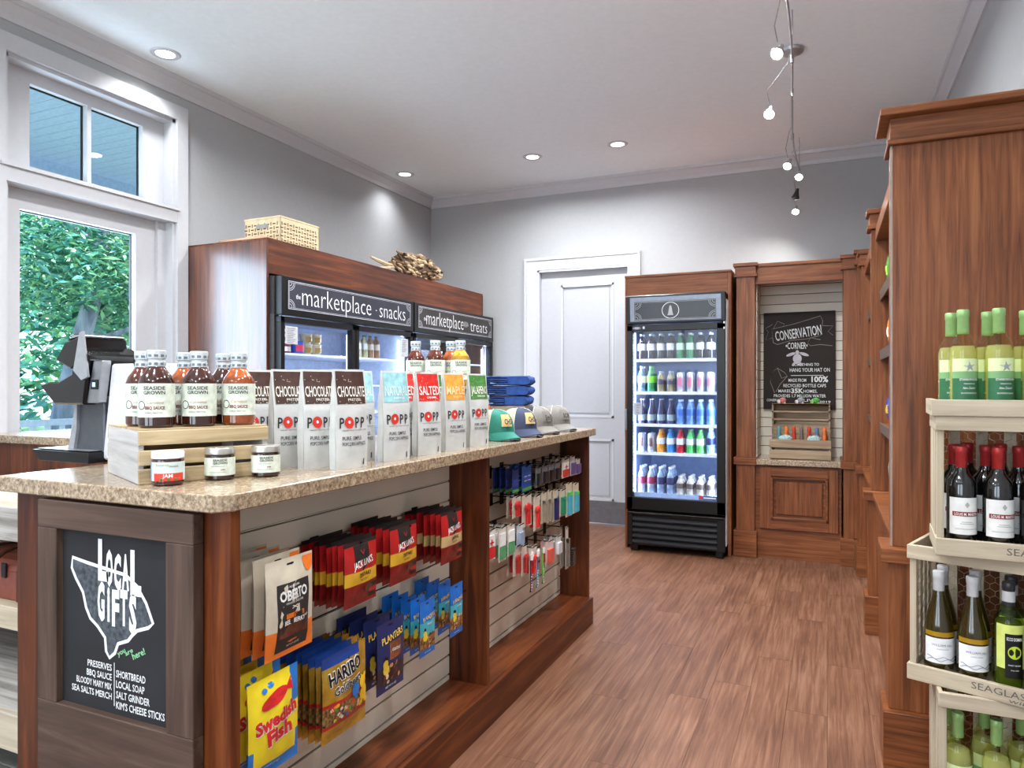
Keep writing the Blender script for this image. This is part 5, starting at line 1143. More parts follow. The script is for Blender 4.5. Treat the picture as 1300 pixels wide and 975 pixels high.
# ================================================================ bags on hooks, near slat wall
def hook(y_, z_, L_=.17, nm=None):
    t = thing('peg_hook', nm or 'black peg hook on the slatted counter wall', 'hook', (XS, y_, z_), 0, 'black peg hooks on the counter')
    MB().box(0, .004, -.018, .018, -.045, .012, HOOK).build('bracket', t, bevel=.001)
    MB().tube([(.003, 0, 0), (L_ - .02, 0, 0), (L_, 0, .012)], .0028, HOOK, 6).build('prong', t); return t
def rack(name, cat, mb_list, spots, yc, ztop, H, xf, n, step, lab_front, lab_back, gp, dy=0, jit=.006, rz0=R(90), seed=1):
    """front bag at xf, n-1 more behind it towards the wall; the bag hangs from its top"""
    rr = random.Random(seed); root = thing(name, lab_front, cat, (xf, yc, ztop - H), rz0, gp)
    for nm, mb in mb_list: mb.build(nm, root)
    for k in range(1, n):
        s = (xf - (XS + .022)) / (n - 1) if n > 1 else 0
        dup(root, (xf - s * k, yc + dy * k + rr.uniform(-jit, jit) * .5, ztop - H + rr.uniform(-jit, jit)), rz0 + rr.uniform(-.05, .05), lab_back % ORD[k])
def lofts(fn, d=.0005): return lambda p: fn(p) + Vector((0, -d, 0))
# cream jerky
CRM = mat((206, 196, 176), .4, var=.06, vs=20); ORG = mat((232, 120, 44), .4); CHAR = mat((44, 43, 42), .5); MEAT = mat((92, 48, 36), .35, var=.3, vs=60)
W, H = .165, .232
mb, fn = pouch(W, H, .030, lambda u, v: ORG if v < .28 else CRM, seed=4, nz=14)
f2 = lofts(fn); pm_ = MB(); prect(pm_, fn, -.052, .058, .012, .175, CHAR, 6); prect(pm_, f2, -.045, .055, .045, .075, MEAT, 3); pell(pm_, f2, .062, .205, .016, .017, ORG); prect(pm_, fn, .045, .08, .20, .226, ORG, 3); prect(pm_, f2, -.01, .014, .214, .219, BLK, 1)
lt = MB(); ptxt(lt, f2, 'OBERTO', .003, .146, .024, WHT, .092, .035); ptxt(lt, f2, 'ALL NATURAL', .003, .166, .005, WHT, .04); ptxt(lt, f2, 'ORIGINAL SINCE 1918', .003, .127, .005, WHT, .06); prect(lt, f2, -.025, .034, .089, .101, ORG, 2); ptxt(lt, lofts(fn, .001), 'TERIYAKI', .004, .095, .009, CHAR, .05, .03); ptxt(lt, f2, 'BEEF JERKY', .004, .081, .011, WHT, .07, .03); ptxt(lt, f2, '✗', .003, .115, .012, WHT, .02); ptxt(lt, f2, 'NET WT 3.25 OZ', .005, .024, .005, WHT, .045)
rack('jerky_bag', 'jerky bag', [('pouch', mb), ('front_panel', pm_), ('lettering', lt)], None, 1.352, .885, H, -1.195, 5, .03, 'cream beef jerky bag with black panel at the front of its hook', '%s cream jerky bag from the front of its hook', 'cream beef jerky bags')
hook(1.36, .858, nm='black peg hook carrying the cream jerky bags')
# red jerky
RED = mat((176, 34, 36), .3, var=.05, coat=.2); REDD = mat((126, 26, 26), .3, coat=.2, var=.2, vs=30); YEL = mat((212, 164, 46), .35); TNB = mat((198, 168, 118), .35); DK = mat((40, 36, 36), .4)
def redjerky(mid, word):
    W, H = .15, .178; mb, fn = pouch(W, H, .022, lambda u, v: DK if v > .93 else (mid if .30 < v < .56 else (RED if v > .5 else REDD)), seed=9, nz=15)
    f2 = lofts(fn); f3 = lofts(fn, .001); pm_ = MB(); prect(pm_, fn, -.034, .034, .118, .166, DK, 4)
    pm_.add([tuple(f2(q)) for q in ((-.034, 0, .12), (0, 0, .094), (.034, 0, .12), (.034, 0, .126), (-.034, 0, .126))], [(0, 1, 2, 3, 4)], DK)
    pell(pm_, f2, .03, .042, .024, .013, MEAT); 
    for i, z_ in enumerate((.045, .030, .015)): prect(pm_, f3, .036, .068, z_ - .005, z_ + .006, DK if i != 1 else RED, 1)
    lt = MB(); ptxt(lt, f3, "JACK LINK'S", .002, .117, .019, WHT, .088, .012, rot=.10); ptxt(lt, f3, 'V', 0, .146, .014, RED, .018, .0); ptxt(lt, f3, word, .004, .084, .011, DK, .055, .03, shear=.15); ptxt(lt, f3, 'BEEF JERKY', .004, .07, .006, DK, .036, 0)
    return [('pouch', mb), ('front_panel', pm_), ('lettering', lt)]
def redrack(mid, word, yc, zt, n, nm, seed): rack('jerky_bag', 'jerky bag', redjerky(mid, word), None, yc, zt, .178, -1.200, n, .02, 'frontmost red jerky bag %s' % nm, '%s from the front, red jerky bag ' + nm, 'red jerky bags ' + nm, seed=seed)
redrack(YEL, 'TERIYAKI', 1.645, .868, 8, 'with yellow band beside the cream jerky', 2)
redrack(YEL, 'TERIYAKI', 1.865, .876, 7, 'with yellow band in the middle jerky row', 3)
redrack(TNB, 'ORIGINAL', 2.172, .868, 7, 'with beige band beside the divider', 5)
hook(1.645, .852, nm='black peg hook of the first yellow-banded jerky row'); hook(1.90, .852, nm='black peg hook of the second yellow-banded jerky row'); hook(2.19, .852, nm='black peg hook of the beige-banded jerky row')
# yellow fish candy
YF = mat((238, 214, 42), .35, var=.03); BLU = mat((36, 118, 196), .35); REDF = mat((206, 40, 44), .4); NVB = mat((28, 60, 130), .35)
W, H = .165, .225; mb, fn = pouch(W, H, .03, lambda u, v: BLU if (v < .14 or (v < .35 and abs(u - .5) > .30 + v * .5) or (v > .62 and u > .80)) else YF, seed=12, nx=12, nz=16)
f2 = lofts(fn); f3 = lofts(fn, .0012); pm_ = MB(); pell(pm_, f2, -.005, .172, .045, .016, REDF, rot=.25); pm_.add([tuple(f2(q)) for q in ((.03, 0, .180), (.055, 0, .205), (.058, 0, .172))], [(0, 1, 2)], REDF); pell(pm_, f2, -.035, .198, .008, .006, BLU); pell(pm_, f2, -.012, .205, .010, .006, BLU)
lt = MB()
for g_f, g_m, g_d in ((f2, WHT, .002), (f3, REDF, 0)):
    ptxt(lt, g_f, 'Swedish', .0 + g_d * .4, .128 - g_d, .030, g_m, .135, .045 + g_d * 12, rot=.12); ptxt(lt, g_f, 'Fish', .005 + g_d * .4, .092 - g_d, .034, g_m, .08, .045 + g_d * 12, rot=.12)
ptxt(lt, f2, 'NET WT 8 OZ (226g)', -.02, .02, .006, WHT, .07)
rack('candy_bag', 'candy bag', [('pouch', mb), ('front_panel', pm_), ('lettering', lt)], None, 1.292, .625, H, -1.190, 4, .02, 'yellow and blue fish candy bag at the front of its hook', '%s yellow candy bag counted from the front of the lower left hook', 'yellow candy bags')
hook(1.30, .596, nm='black peg hook carrying the yellow candy bags')
# golden gummy bags
GLD = mat((196, 160, 62), .25, metal=.55, var=.15, vs=25, name='gold_foil'); GUM = mat((120, 90, 50), .4, var=.6, vs=120)
W, H = .19, .225; mb, fn = pouch(W, H, .032, lambda u, v: (NVB if v > .86 and u < .8 else (RED if (.43 < v < .47 or .17 < v < .21) else (GUM if .21 <= v <= .43 else GLD))), seed=15, nx=12, nz=24)
f2 = lofts(fn); f3 = lofts(fn, .0014); lt = MB(); rr_ = random.Random(8); pm_ = MB()
for k in range(34): pell(pm_, f2, rr_.uniform(-.08, .06), rr_.uniform(.052, .092), .006, .005, mat(rr_.choice(((210, 50, 40), (240, 170, 40), (60, 150, 60), (230, 220, 200), (236, 120, 40), (40, 110, 190))), .3), 7)
for q_, r_ in (((.066, .115), .018), ((.070, .085), .022), ((.058, .060), .010), ((.084, .062), .010), ((.056, .13), .007), ((.078, .131), .007)): pell(pm_, f3, q_[0], q_[1], r_, r_, mat((240, 190, 40), .4), 12)
pell(pm_, f3, .030, .108, .014, .020, BLU)
for k in range(2): ptxt(lt, (f2, f3)[k], 'HARIBO', -.008, .172, .034, (WHT, BLK)[k], .135, (.08, .03)[k], rot=.10); ptxt(lt, (f2, f3)[k], 'Goldbears', .0, .134, .022, (WHT, BLK)[k], .115, (.07, .02)[k], rot=.10)
rack('gummy_bag', 'candy bag', [('pouch', mb), ('front_panel', pm_), ('lettering', lt)], None, 1.572, .588, H, -1.200, 8, .02, 'golden gummy candy bag at the front of its hook', '%s golden gummy candy bag counted from the front of its hook', 'golden gummy candy bags', jit=.008)
hook(1.585, .548, nm='black peg hook carrying the golden gummy bags')
# nuts
NVY = mat((34, 44, 92), .35, var=.05); BRN = mat((128, 72, 44), .5, var=.2, vs=60); NUT = mat((196, 140, 84), .5, var=.3, vs=100); GOLDT = mat((240, 200, 70), .4)
def nuts(W, H, base, mid, low, word2, seed, t_=.02):
    mb, fn = pouch(W, H, t_, lambda u, v: base if v > .62 or v < .12 else (mid if v > .36 else low), seed=seed, nx=8, nz=16)
    f2 = lofts(fn); f3 = lofts(fn, .001); pm_ = MB(); rr_ = random.Random(seed)
    for k in range(18): pell(pm_, f2, rr_.uniform(-.30, .38) * W, rr_.uniform(.14, .38) * H, .055 * W, .03 * H, rr_.choice((NUT, BRN, mat((230, 200, 160), .5), mat((90, 50, 34), .5))), 7, rot=rr_.uniform(0, 3))
    for q_ in ((-.26, .42, .085), (-.24, .34, .1)): pell(pm_, f3, q_[0] * W, q_[1] * H, q_[2] * W * 1.0, q_[2] * W * 1.1, mat((232, 200, 60), .4), 10)
    prect(pm_, f3, -.30 * W, -.20 * W, .47 * H, .52 * H, BLK, 1)
    if base is NVY: prect(pm_, f2, -.12 * W, .30 * W, .45 * H, .70 * H, BRN, 3); 
    lt = MB(); ptxt(lt, f3, 'PLANTERS', .02 * W, .78 * H if base is NVY else .70 * H, .10 * W * 1.4, GOLDT, .78 * W, .015, rot=.08); ptxt(lt, f3, word2, .08 * W, .58 * H, .06 * W, WHT, .34 * W, .02); ptxt(lt, f3, 'NET WT 6 OZ', 0, .06 * H, .04 * W, WHT, .4 * W)
    prect(pm_, f2, -.08 * W, .08 * W, .93 * H, .955 * H, BLK, 1)
    return [('pouch', mb), ('front_panel', pm_), ('lettering', lt)]
AQ = mat((70, 170, 186), .35); BLN = mat((28, 104, 190), .35); NLO = mat((150, 104, 60), .45, var=.4, vs=120)
rack('nut_pouch', 'nut bag', nuts(.142, .205, NVY, NVY, mat((52, 40, 50), .4), 'CHOCOLATE NUT', 21), None, 1.794, .598, .205, -1.2, 4, .03, 'navy blue nut pouch at the front of its hook', '%s navy blue nut pouch counted from the front of its hook', 'navy nut pouches', jit=.007)
hook(1.82, .553, nm='black peg hook carrying the navy nut pouches')
rack('nut_packet', 'nut bag', nuts(.096, .178, BLN, AQ, NLO, 'SALTED NUTS', 22, .014), None, 2.008, .60, .178, -1.2, 5, .03, 'slim bright blue nut packet at the front of the left of the two packet hooks', '%s slim blue nut packet from the front on the left packet hook', 'slim blue nut packets on the left hook', jit=.006)
hook(2.05, .552, nm='black peg hook carrying the left slim nut packets')
rack('nut_packet', 'nut bag', nuts(.092, .178, BLN, AQ, NLO, 'CASHEW MIX', 23, .014), None, 2.206, .602, .178, -1.2, 4, .04, 'slim bright blue nut packet at the front beside the middle divider', '%s slim blue nut packet from the front beside the middle divider', 'slim blue nut packets beside the divider', jit=.005)
hook(2.27, .552, nm='black peg hook carrying the right slim nut packets')

# ================================================================ small carded goods, far slat wall
def card_pack(label, kind, W, H, loc, gp):
    t = thing('carded_pack', label, 'carded goods', loc, R(90 + random.uniform(-4, 4)), gp)
    tones = {'blue': (38, 92, 176), 'blue2': (30, 60, 130), 'grey': (120, 120, 124), 'redw': (214, 212, 206), 'card': (208, 206, 198), 'razor': (212, 204, 188), 'razor2': (206, 198, 184), 'redtop': (208, 200, 186), 'beige': (206, 196, 176), 'pen': (208, 198, 178), 'green': (204, 196, 180), 'cyan': (206, 190, 170), 'rw': (226, 222, 218), 'gp': (214, 208, 198), 'clear': (196, 198, 200), 'red': (206, 192, 180), 'pink': (214, 196, 190), 'clear2': (196, 192, 186), 'comb': (190, 182, 170), 'black': (24, 24, 26)}
    acc = {'blue': (230, 238, 250), 'blue2': (80, 120, 190), 'grey': (40, 40, 44), 'redw': (222, 70, 60), 'card': (110, 90, 150), 'razor': (206, 44, 46), 'razor2': (214, 48, 44), 'redtop': (226, 52, 46), 'beige': (150, 140, 124), 'pen': (34, 40, 96), 'green': (20, 140, 100), 'cyan': (70, 176, 200), 'rw': (214, 40, 50), 'gp': (80, 160, 110), 'clear': (150, 170, 196), 'red': (176, 44, 44), 'pink': (222, 90, 80), 'clear2': (222, 222, 226), 'comb': (120, 112, 100), 'black': (60, 60, 62)}
    cm = mat(tones[kind], .5); am = mat(acc[kind], .25, coat=.4)
    m_ = MB().box(-W / 2, -W * .13, -.0008, .0008, H * .92, H, cm).box(W * .13, W / 2, -.0008, .0008, H * .92, H, cm).box(-W / 2, W / 2, -.0008, .0008, 0, H * .92, cm).box(-W / 2, W / 2, -.0008, .0008, H * .97, H, cm)
    m_.build('card', t)
    b = MB()
    if kind in ('razor', 'razor2', 'redtop', 'red'): b.ball((0, -.008, H * .60), W * .34, am, 10, 6, (1, .28, .62)).box(-W * .14, W * .16, -.014, -.001, H * .08, H * .55, am)
    elif kind == 'black': 
        for k in range(9): b.box(-W * .5, W * .5, -.012, -.001, H * (.05 + k * .105), H * (.11 + k * .105), am)
    elif kind in ('pen', 'cyan', 'green', 'comb', 'beige'): b.box(-W * .22, W * .22, -.016, -.001, H * .06, H * .72, am).box(-W * .22, W * .22, -.0165, -.001, H * .62, H * .72, mat((90, 200, 80) if kind == 'cyan' else acc[kind], .3))
    elif kind in ('blue', 'blue2'): b.box(-W * .42, W * .42, -.004, -.001, H * .30, H * .55, mat((46, 70, 150), .4)).box(-W * .46, W * .46, -.004, -.001, H * .05, H * .16, mat((90, 170, 80), .4))
    elif kind in ('rw', 'gp', 'redw'): b.box(-W * .36, W * .36, -.006, -.001, H * .45, H * .80, WHT).box(-W * .36, W * .36, -.007, -.001, H * .08, H * .42, am)
    else: b.box(-W * .32, W * .32, -.014, -.001, H * .08, H * .66, am)
    b.build('blister', t)
    if kind in ('blue', 'redw', 'rw', 'razor'): 
        p = MB()
        if kind == 'blue':
            for zz in (.60, .44): put_text(p, 'Advil' if False else '~ ~', (0, -.0046, H * zz), (1, 0, 0), (0, 0, 1), H * .10, WHT, W * .7, bold=.04)
        else: p.box(-W * .2, W * .2, -.0078, -.007, H * .55, H * .60, mat((200, 40, 40), .5)).box(-W * .05, W * .05, -.0078, -.007, H * .48, H * .68, mat((200, 40, 40), .5))
        p.build('print', t)
    return t
PK = [('blue', 2.936, .946, .826, .12, 3, 'blue packs hung widest in the top row'), ('blue2', 2.81, .942, .835, .07, 4, 'narrow dark blue packs at the left of the top row'), ('grey', 3.075, .924, .831, .08, 3, 'grey packs first after the blue ones in the top row'), ('grey', 3.16, .924, .833, .07, 3, 'grey packs second after the blue ones in the top row'), ('grey', 3.243, .923, .831, .07, 3, 'grey packs third after the blue ones in the top row'), ('grey', 3.325, .923, .829, .07, 3, 'grey packs next to the red and white pack in the top row'), ('redw', 3.45, .926, .828, .11, 3, 'white packs with a red base in the top row'), ('card', 3.56, .931, .826, .07, 2, 'pale cards second from the far end of the top row'), ('card', 3.645, .910, .824, .08, 2, 'pale cards at the far end of the top row'),
 ('razor', 2.822, .821, .729, .10, 2, 'red razor cards at the left of the second row'), ('razor', 2.936, .812, .670, .11, 2, 'large red razor cards in the second row'), ('redtop', 3.055, .793, .632, .10, 2, 'red-topped cards in the second row'), ('beige', 3.145, .797, .647, .07, 3, 'beige tool cards after the red-topped cards in the second row'), ('beige', 3.221, .795, .638, .07, 2, 'beige tool cards left of the dark pen card'), ('pen', 3.30, .789, .629, .08, 2, 'cards with a dark blue pen in the second row'), ('green', 3.40, .773, .641, .10, 3, 'cards with green blisters in the second row'), ('cyan', 3.50, .798, .621, .09, 2, 'light blue tubes second from the far end of the second row'), ('cyan', 3.61, .782, .621, .10, 2, 'light blue tubes at the far end of the second row'),
 ('rw', 2.563, .725, .599, .085, 3, 'red and white packs low beside the middle divider'), ('gp', 2.675, .716, .572, .075, 3, 'green and pink cards first after the red and white packs'), ('gp', 2.765, .712, .577, .075, 3, 'green and pink cards second after the red and white packs'), ('clear', 2.86, .693, .597, .09, 2, 'clear blister packs in the third row'),
 ('red', 2.822, .606, .476, .07, 2, 'flat red brush cards at the left of the bottom row'), ('red', 2.905, .593, .460, .07, 2, 'flat red brush cards second in the bottom row'), ('razor2', 3.01, .565, .431, .11, 2, 'big red razor cards in the bottom row'), ('pink', 3.221, .550, .435, .10, 2, 'pink cards in the bottom row'), ('clear2', 3.342, .550, .455, .10, 3, 'clear bottle packs in the bottom row'), ('comb', 3.471, .574, .354, .04, 2, 'long thin comb cards in the bottom row'), ('black', 3.557, .450, .350, .06, 1, 'coiled black hair bands at the end of the bottom row')]
for kind, y_, z1, z0, W_, n, desc in PK:
    hz = z1 - .005
    hk = hook(y_, hz, .145, 'hook of the ' + desc)
    o = card_pack('front of the ' + desc, kind, W_ * .92, z1 - z0, (-1.238, y_, z0), desc)
    for k in range(1, n): dup(o, (-1.238 - k * .030, y_ + random.uniform(-.003, .003), z0 + random.uniform(-.002, .002)), R(90 + random.uniform(-5, 5)), '%s of the %s' % (ORD[k], desc))
for k, c in enumerate(((50, 40, 80), (200, 50, 50), (60, 160, 190), (80, 50, 120), (90, 200, 60))):
    t = thing('toothbrush', '%s toothbrush hanging below the razor cards' % ('dark purple', 'red', 'light blue', 'violet', 'lime green')[k], 'toothbrush', (-1.225 - .012 * (k % 2), 2.95 + k * .037, .372), R(90), 'toothbrushes')
    mm = mat(c, .35); MB().tube([(0, 0, 0), (.002, -.003, .05), (0, 0, .10), (-.001, 0, .165)], [.0045, .0055, .003, .0035], mm, 7).build('handle', t)
    m_ = MB().box(-.005, .005, -.012, -.002, .145, .172, WHT); m_.build('bristles', t)
    m_ = MB()
    for i in range(6): m_.box(-.0035, .0035, -.0065, -.005, .008 + i * .012, .013 + i * .012, WHT)
    m_.build('grip', t)
pcd = MB().box(0, .004, -.055, .055, -.075, .075, mat((200, 198, 192), .5))
for i in range(14):
    for a in (-.036, .006): pcd.box(.004, .0046, a, a + .028, .056 - i * .009, .060 - i * .009, GREY)
tag(pcd.build('price_list', None, (XS + .001, 2.56, .855)), 'small printed price list on the far slat wall beside the divider', 'notice')

# ================================================================ contents of the fridge and the coolers
def drink(kind, c, lc, capc, H, r, label, gp):
    t = thing('drink_' + kind, label, 'drink', group=gp)
    if kind == 'can': 
        MB().lathe([(0, 0), (r * .85, 0), (r, .008), (r, H - .012), (r * .82, H), (0, H - .003)], mat(c, .25, metal=.5), 12).build('body', t); b = MB(); label_arc(b, r + .0006, H * .3, H * .75, -.7, .7, mat(lc, .4), 5); b.build('label', t)
    elif kind == 'bottle':
        MB().lathe([(0, 0), (r * .9, 0), (r, .01), (r * .96, H * .30), (r, H * .62), (r * .75, H * .76), (r * .4, H * .88), (r * .38, H * .93)], mat(c, .1, coat=.8, var=.2, vs=30), 12).build('body', t)
        MB().lathe([(r * .46, H * .92), (r * .46, H), (0, H)], mat(capc, .4), 10).build('cap', t); b = MB(); label_arc(b, r + .001, H * .36, H * .62, -1.5, 1.5, mat(lc, .4), 8); b.build('label', t)
    else:   # slender glass bottle
        MB().lathe([(0, 0), (r * .95, 0), (r, .008), (r, H * .45), (r * .7, H * .60), (r * .38, H * .78), (r * .34, H * .96)], mat(c, .1, coat=.8), 12).build('body', t)
        MB().lathe([(r * .42, H * .95), (r * .42, H), (0, H)], mat(capc, .3, metal=.5), 10).build('cap', t); b = MB(); label_arc(b, r + .001, H * .14, H * .38, -1.3, 1.3, mat(lc, .4), 8); b.build('label', t)
    return t
COLA = ('bottle', (30, 22, 30), (214, 214, 224), (200, 210, 230), .205, .030); SODG = ('bottle', (40, 120, 70), (190, 220, 200), (220, 230, 225), .205, .030)
CANW = ('can', (216, 214, 226), (206, 120, 150), None, .155, .0265); CANS = ('can', (190, 200, 220), (120, 90, 90), None, .15, .0265); SHORTB = ('bottle', (150, 140, 110), (90, 80, 96), (150, 160, 200), .165, .028)
GLB = ('glass_bottle', (70, 66, 96), (150, 170, 180), (190, 190, 200), .20, .027); WATR = ('bottle', (110, 150, 214), (70, 110, 190), (235, 240, 250), .195, .029)
def sport(c): return ('bottle', c, (226, 230, 236), tuple(min(255, int(k * .6 + 60)) for k in c), .185, .029)
BIGW = ('bottle', (150, 165, 190), (150, 60, 90), (225, 228, 235), .215, .030); BIGB = ('bottle', (140, 160, 190), (60, 62, 100), (225, 228, 235), .215, .030); MILK = ('bottle', (196, 192, 186), (104, 92, 90), (226, 222, 216), .15, .030)
SHV = [('top shelf', 1.508, [COLA] * 4 + [SODG] * 2 + [COLA] * 2), ('second shelf', 1.252, [('bottle', (90, 110, 150), (220, 190, 200), (235, 238, 245), .205, .032), ('bottle', (60, 140, 90), (130, 220, 70), (90, 200, 120), .205, .030), SHORTB, SHORTB, CANW, CANW, CANW, CANW]),
  ('third shelf', .999, [GLB] * 4 + [WATR] * 4), ('fourth shelf', .776, [CANS, CANS, sport((236, 150, 50)), sport((60, 140, 220)), sport((196, 40, 60)), sport((90, 200, 110)), sport((110, 210, 110)), ('bottle', (140, 170, 220), (30, 40, 80), (225, 232, 242), .20, .029)]), ('bottom rack', .448, [BIGW, BIGW, BIGB, BIGB, MILK, MILK, MILK, MILK])]
cache = {}
for nm, z_, row in SHV:
    for k, sp_ in enumerate(row):
        nrows = 3 if nm == 'bottom rack' else 2
        for d_ in range(nrows):
            lab = '%s drink from the left in the %s row of the fridge %s' % (ORD[k], ('front', 'second', 'third')[d_], nm)
            if sp_ not in cache: cache[sp_] = o = drink(*sp_, lab, 'x')
            else: o = dup(cache[sp_])
            o.location = (-1.365 + k * .0765, 5.60 + d_ * .075, z_); o['label'] = lab; o['group'] = 'drinks on the %s of the fridge' % nm
            for c in (): pass
# cooler groceries
def cup(c, lc, r1, r2, H, label, loc, gp='food cups in the coolers'):
    t = thing('food_cup', label, 'food cup', loc, R(90), gp); MB().lathe([(0, 0), (r1, 0), (r2, H), (r2 * 1.05, H + .002), (r2 * 1.05, H + .008), (0, H + .008)], mat(c, .4), 14).build('cup', t)
    b = MB(); label_arc(b, max(r1, r2) + .001, H * .2, H * .75, -.9, .9, mat(lc, .4), 6); b.build('label', t)
CREAM = (222, 214, 190); zs = .5 + 5 * .202 + .0005
for k, (y_, z_, nm) in enumerate(((3.78, zs, 'lower left'), (3.875, zs, 'lower right'), (3.78, zs + .071, 'upper left'), (3.875, zs + .071, 'upper right'))): cup(CREAM, (180, 150, 90), .032, .042, .06, '%s of four stacked cream cups in the snacks cooler' % nm, (-3.20, y_, z_))
cup((120, 40, 60), (230, 220, 225), .05, .05, .055, 'dark red tub at the left of the snacks cooler shelf', (-3.20, 3.56, zs)); cup((222, 216, 220), (110, 50, 70), .045, .045, .05, 'white tub standing on the dark red tub in the snacks cooler', (-3.20, 3.56, zs + .065)); cup((128, 40, 60), (230, 220, 225), .04, .04, .04, 'small dark red tub topmost in the snacks cooler', (-3.20, 3.56, zs + .125))
cup((60, 90, 180), (220, 60, 90), .045, .045, .075, 'blue round tub between red tubs and cream cups in the snacks cooler', (-3.19, 3.68, zs)); cup((110, 40, 60), (230, 225, 228), .04, .045, .05, 'dark red tub at the far left of the snacks cooler', (-3.20, 3.46, zs))
for k in range(5):
    o = drink('bottle', ((60, 150, 120), (190, 180, 160), (170, 170, 130), (160, 120, 90), (150, 110, 80))[k], ((120, 40, 70), (220, 220, 220), (200, 205, 210), (220, 215, 205), (220, 215, 205))[k], (90, 110, 100), .17 if k else .15, .03, '%s juice bottle from the left behind the right door of the snacks cooler' % ORD[k], 'juice bottles in the snacks cooler'); o.location = (-3.18, 4.25 + k * .078, zs)
for k in range(4): cup((70, 110, 180) if k % 2 else (120, 180, 110), (220, 225, 235), .04, .045, .08, '%s tub from the left on the second shelf of the snacks cooler' % ORD[k], (-3.2, 3.5 + k * .12, zs - .202))
for k in range(5): cup((200, 205, 220), (150, 160, 190), .04, .045, .09, '%s white tub from the left in the treats cooler' % ORD[k], (-3.2, 5.05 + k * .24, zs))

# ================================================================ outdoors behind the left window
g = MB().box(-30, -4.1, -8, 26, -.3, -.12, mat((120, 150, 96), .9, var=.2, vs=1)).build('lawn'); struct(g)
pd = MB().box(-5.9, XL - .2, -2, 9, -.12, -.02, mat((205, 205, 205), .8)).build('porch_floor'); struct(pd)
pc_ = struct(MB().box(-6.0, XL - .2, -2, 9, 3.16, 3.3, mat((160, 190, 215), .7)).build('porch_ceiling'))
bdm = MB().box(-6.0, XL - .2, -.048, .048, 3.135, 3.16, mat((196, 210, 226), .6, name='porch_ceiling_paint')).build('ceiling_board', pc_)
for k in range(70):
    y_ = .8 + k * .1
    if k == 0: bdm.location = (0, y_, 0)
    else: piece(bdm, 'ceiling_board', pc_, (0, y_, 0))
struct(MB().box(-6.05, -5.8, -2, 9, 2.86, 3.16, mat((176, 196, 214), .7)).build('porch_beam'))
rl = thing('porch_railing', 'white porch railing outside the left window', 'railing', (-5.75, 3.5, 0)); WR = mat((216, 222, 230), .6)
for z_ in (.98, .2): MB().box(-.03, .03, -4, 5, z_, z_ + .05, WR).build('rail', rl)
bp_ = MB().box(-.015, .015, -.015, .015, .25, .98, WR)
b0 = bp_.build('baluster', rl); b0.location = (0, -1, 0)
for k in range(1, 30): piece(b0, 'baluster', rl, (0, -1 + k * .12, 0))
wf = MB().box(-.2, .2, -.5, .5, 0, 1.75, mat((224, 230, 236), .7)).build('garden_pillar', None, (-8.2, 4.05, -.12)); tag(wf, 'white garden pillar outside, at the lower left of the window view', 'pillar')
BARK = wood('tree_bark', ((104, 108, 122), (150, 152, 164), (190, 192, 200)), 'z', rough=.95, coat=0, bump=1.0, across=9, along=1.5)
def leafmat(c, nm):
    m = mat(c, .55, var=.18, vs=1.5, name=nm); return m
LF = [leafmat((98, 166, 124), 'leaf_green'), leafmat((52, 112, 88), 'leaf_dark'), leafmat((160, 212, 150), 'leaf_light'), leafmat((116, 186, 168), 'leaf_blue_green')]
def tree(label, x, y, lean, r, H, seed, canopy, nleaf, ls=.16):
    rr = random.Random(seed); t = thing('tree', label, 'tree', (x, y, -.12)); m_ = MB()
    tr_ = [(0, 0, -.05), (lean * .3, lean * .25, H * .3), (lean * .8, lean * .6, H * .62), (lean * 1.3, lean * .8, H)]
    m_.tube(tr_, [r * 1.25, r, r * .85, r * .5], BARK, 12)
    m_.build('trunk', t); bl = []
    for k in range(9):
        z0 = H * rr.uniform(.38, .95); f = z0 / H; bx, by = lean * 1.3 * f, lean * .8 * f; a = rr.uniform(0, 6.28); L_ = rr.uniform(1.2, 2.4)
        q = [(bx, by, z0), (bx + L_ * .45 * math.cos(a), by + L_ * .45 * math.sin(a), z0 + rr.uniform(.1, .6)), (bx + L_ * math.cos(a), by + L_ * math.sin(a), z0 + rr.uniform(-.1, 1.1))]
        MB().tube(q, [r * .4, r * .25, .02], BARK, 7).build('branch', t)
    lv = MB(); 
    for k in range(nleaf):
        c = rr.choice(canopy); d = Vector((rr.gauss(0, 1), rr.gauss(0, 1), rr.gauss(0, 1))).normalized() * (rr.random() ** .4)
        p = Vector((c[0] + d.x * c[3], c[1] + d.y * c[3], c[2] + d.z * c[4])); s_ = ls * rr.uniform(.6, 1.3)
        mt = Matrix.Translation(p) @ Matrix.Rotation(rr.uniform(0, 6.28), 4, 'Z') @ Matrix.Rotation(rr.uniform(-.9, .9), 4, 'X') @ Matrix.Rotation(rr.uniform(-.6, .9), 4, 'Y')
        lv.T = mt; lv.add([(0, 0, 0), (s_ * .5, s_ * .17, .02 * s_), (s_, 0, -.12 * s_), (s_ * .5, -s_ * .17, .02 * s_)], [(0, 1, 2), (0, 2, 3)], rr.choice(LF))
    lv.T = Matrix(); o = lv.build('foliage', t); o['kind'] = 'stuff'; return t
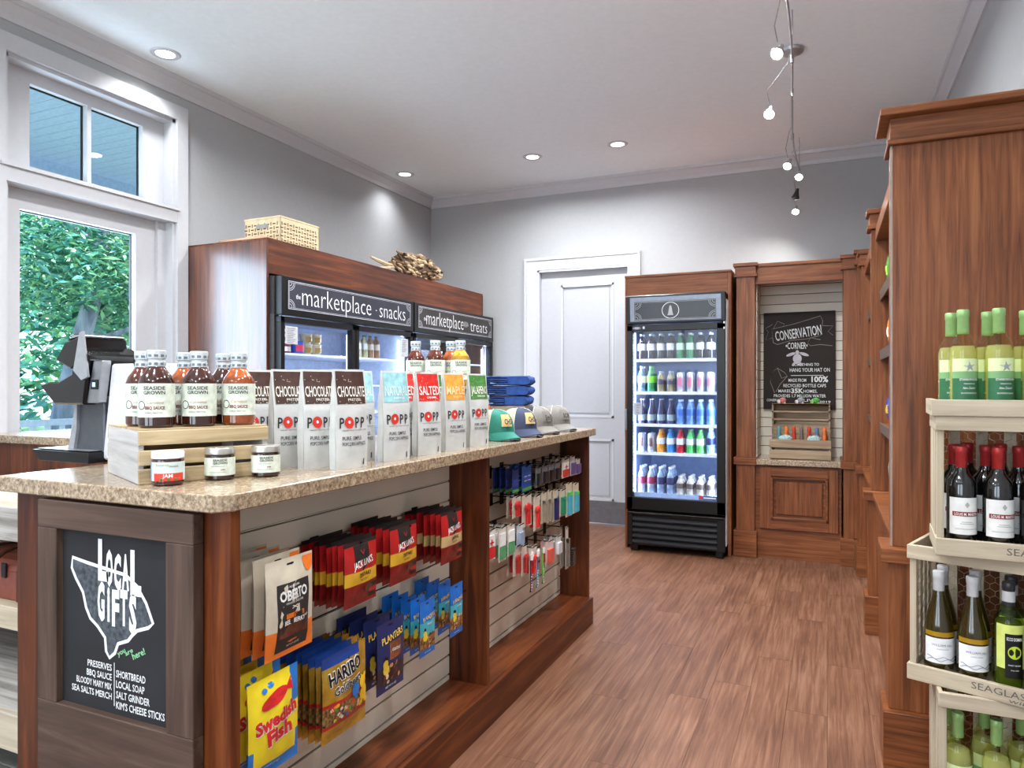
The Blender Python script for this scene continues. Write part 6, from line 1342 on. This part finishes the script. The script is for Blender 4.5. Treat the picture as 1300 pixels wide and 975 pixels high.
tree('leaning grey-barked tree seen through the left window', -8.6, 5.5, .55, .115, 4.2, 5, [(.3, .2, 3.3, 1.3, .8), (.6, 1.0, 2.9, 1.2, .8), (.8, -.6, 3.0, 1.1, .8), (1.0, .3, 2.75, .9, .45), (-.3, .5, 3.9, 1.6, 1.0)], 7600, .13)
tree('second grey tree trunk right behind the leaning one outside the window', -9.4, 6.75, .1, .11, 4.6, 6, [(0, 0, 3.3, 1.5, 1.2), (.5, -.4, 2.6, 1.0, .6), (.3, .9, 2.6, .7, .6)], 3600)
tree('bushy tree at the right side of the window view', -10.5, 8.6, .3, .2, 4.5, 8, [(0, 0, 2.6, 1.8, 1.7), (.6, -.6, 1.6, 1.4, 1.2)], 4200)
tree('distant pale tree behind the white pillar outside', -15, 7.5, .3, .25, 6, 9, [(0, 0, 3.2, 3.4, 2.6), (1, 2.6, 3.5, 3, 2.6), (0, -3, 3.4, 3, 2.4), (1, -1, 1.4, 3, 1.2)], 5200, .34)
tree('far tree closing the view beyond the garden', -17.5, 16, .3, .25, 6, 10, [(0, 0, 3.2, 3.4, 2.8), (1, 2.6, 3.5, 3, 2.6), (0, -3, 3.4, 3, 2.6)], 4200, .4)
def bush(label, x, y, r, seed, n=900, ls=.1):
    rr = random.Random(seed); t = thing('garden_shrub', label, 'shrub', (x, y, -.12)); lv = MB()
    for k in range(n):
        d = Vector((rr.gauss(0, 1), rr.gauss(0, 1), abs(rr.gauss(0, 1)))).normalized() * r * (rr.random() ** .35); s_ = ls * rr.uniform(.6, 1.4)
        lv.T = Matrix.Translation(d) @ Matrix.Rotation(rr.uniform(0, 6.28), 4, 'Z') @ Matrix.Rotation(rr.uniform(-1, 1), 4, 'X') @ Matrix.Rotation(rr.uniform(-.8, .8), 4, 'Y')
        lv.add([(0, 0, 0), (s_ * .5, s_ * .2, 0), (s_, 0, 0), (s_ * .5, -s_ * .2, 0)], [(0, 1, 2), (0, 2, 3)], rr.choice(LF))
    lv.T = Matrix(); o = lv.build('foliage', t); o['kind'] = 'stuff'
bush('low green shrub below the railing at the left of the window view', -7.0, 4.6, .6, 1); bush('low green shrub beside the tree trunk outside', -7.6, 5.6, .7, 2); bush('pale feathery shrub behind the white garden pillar', -10.5, 5.2, 1.5, 3, 1500, .2)
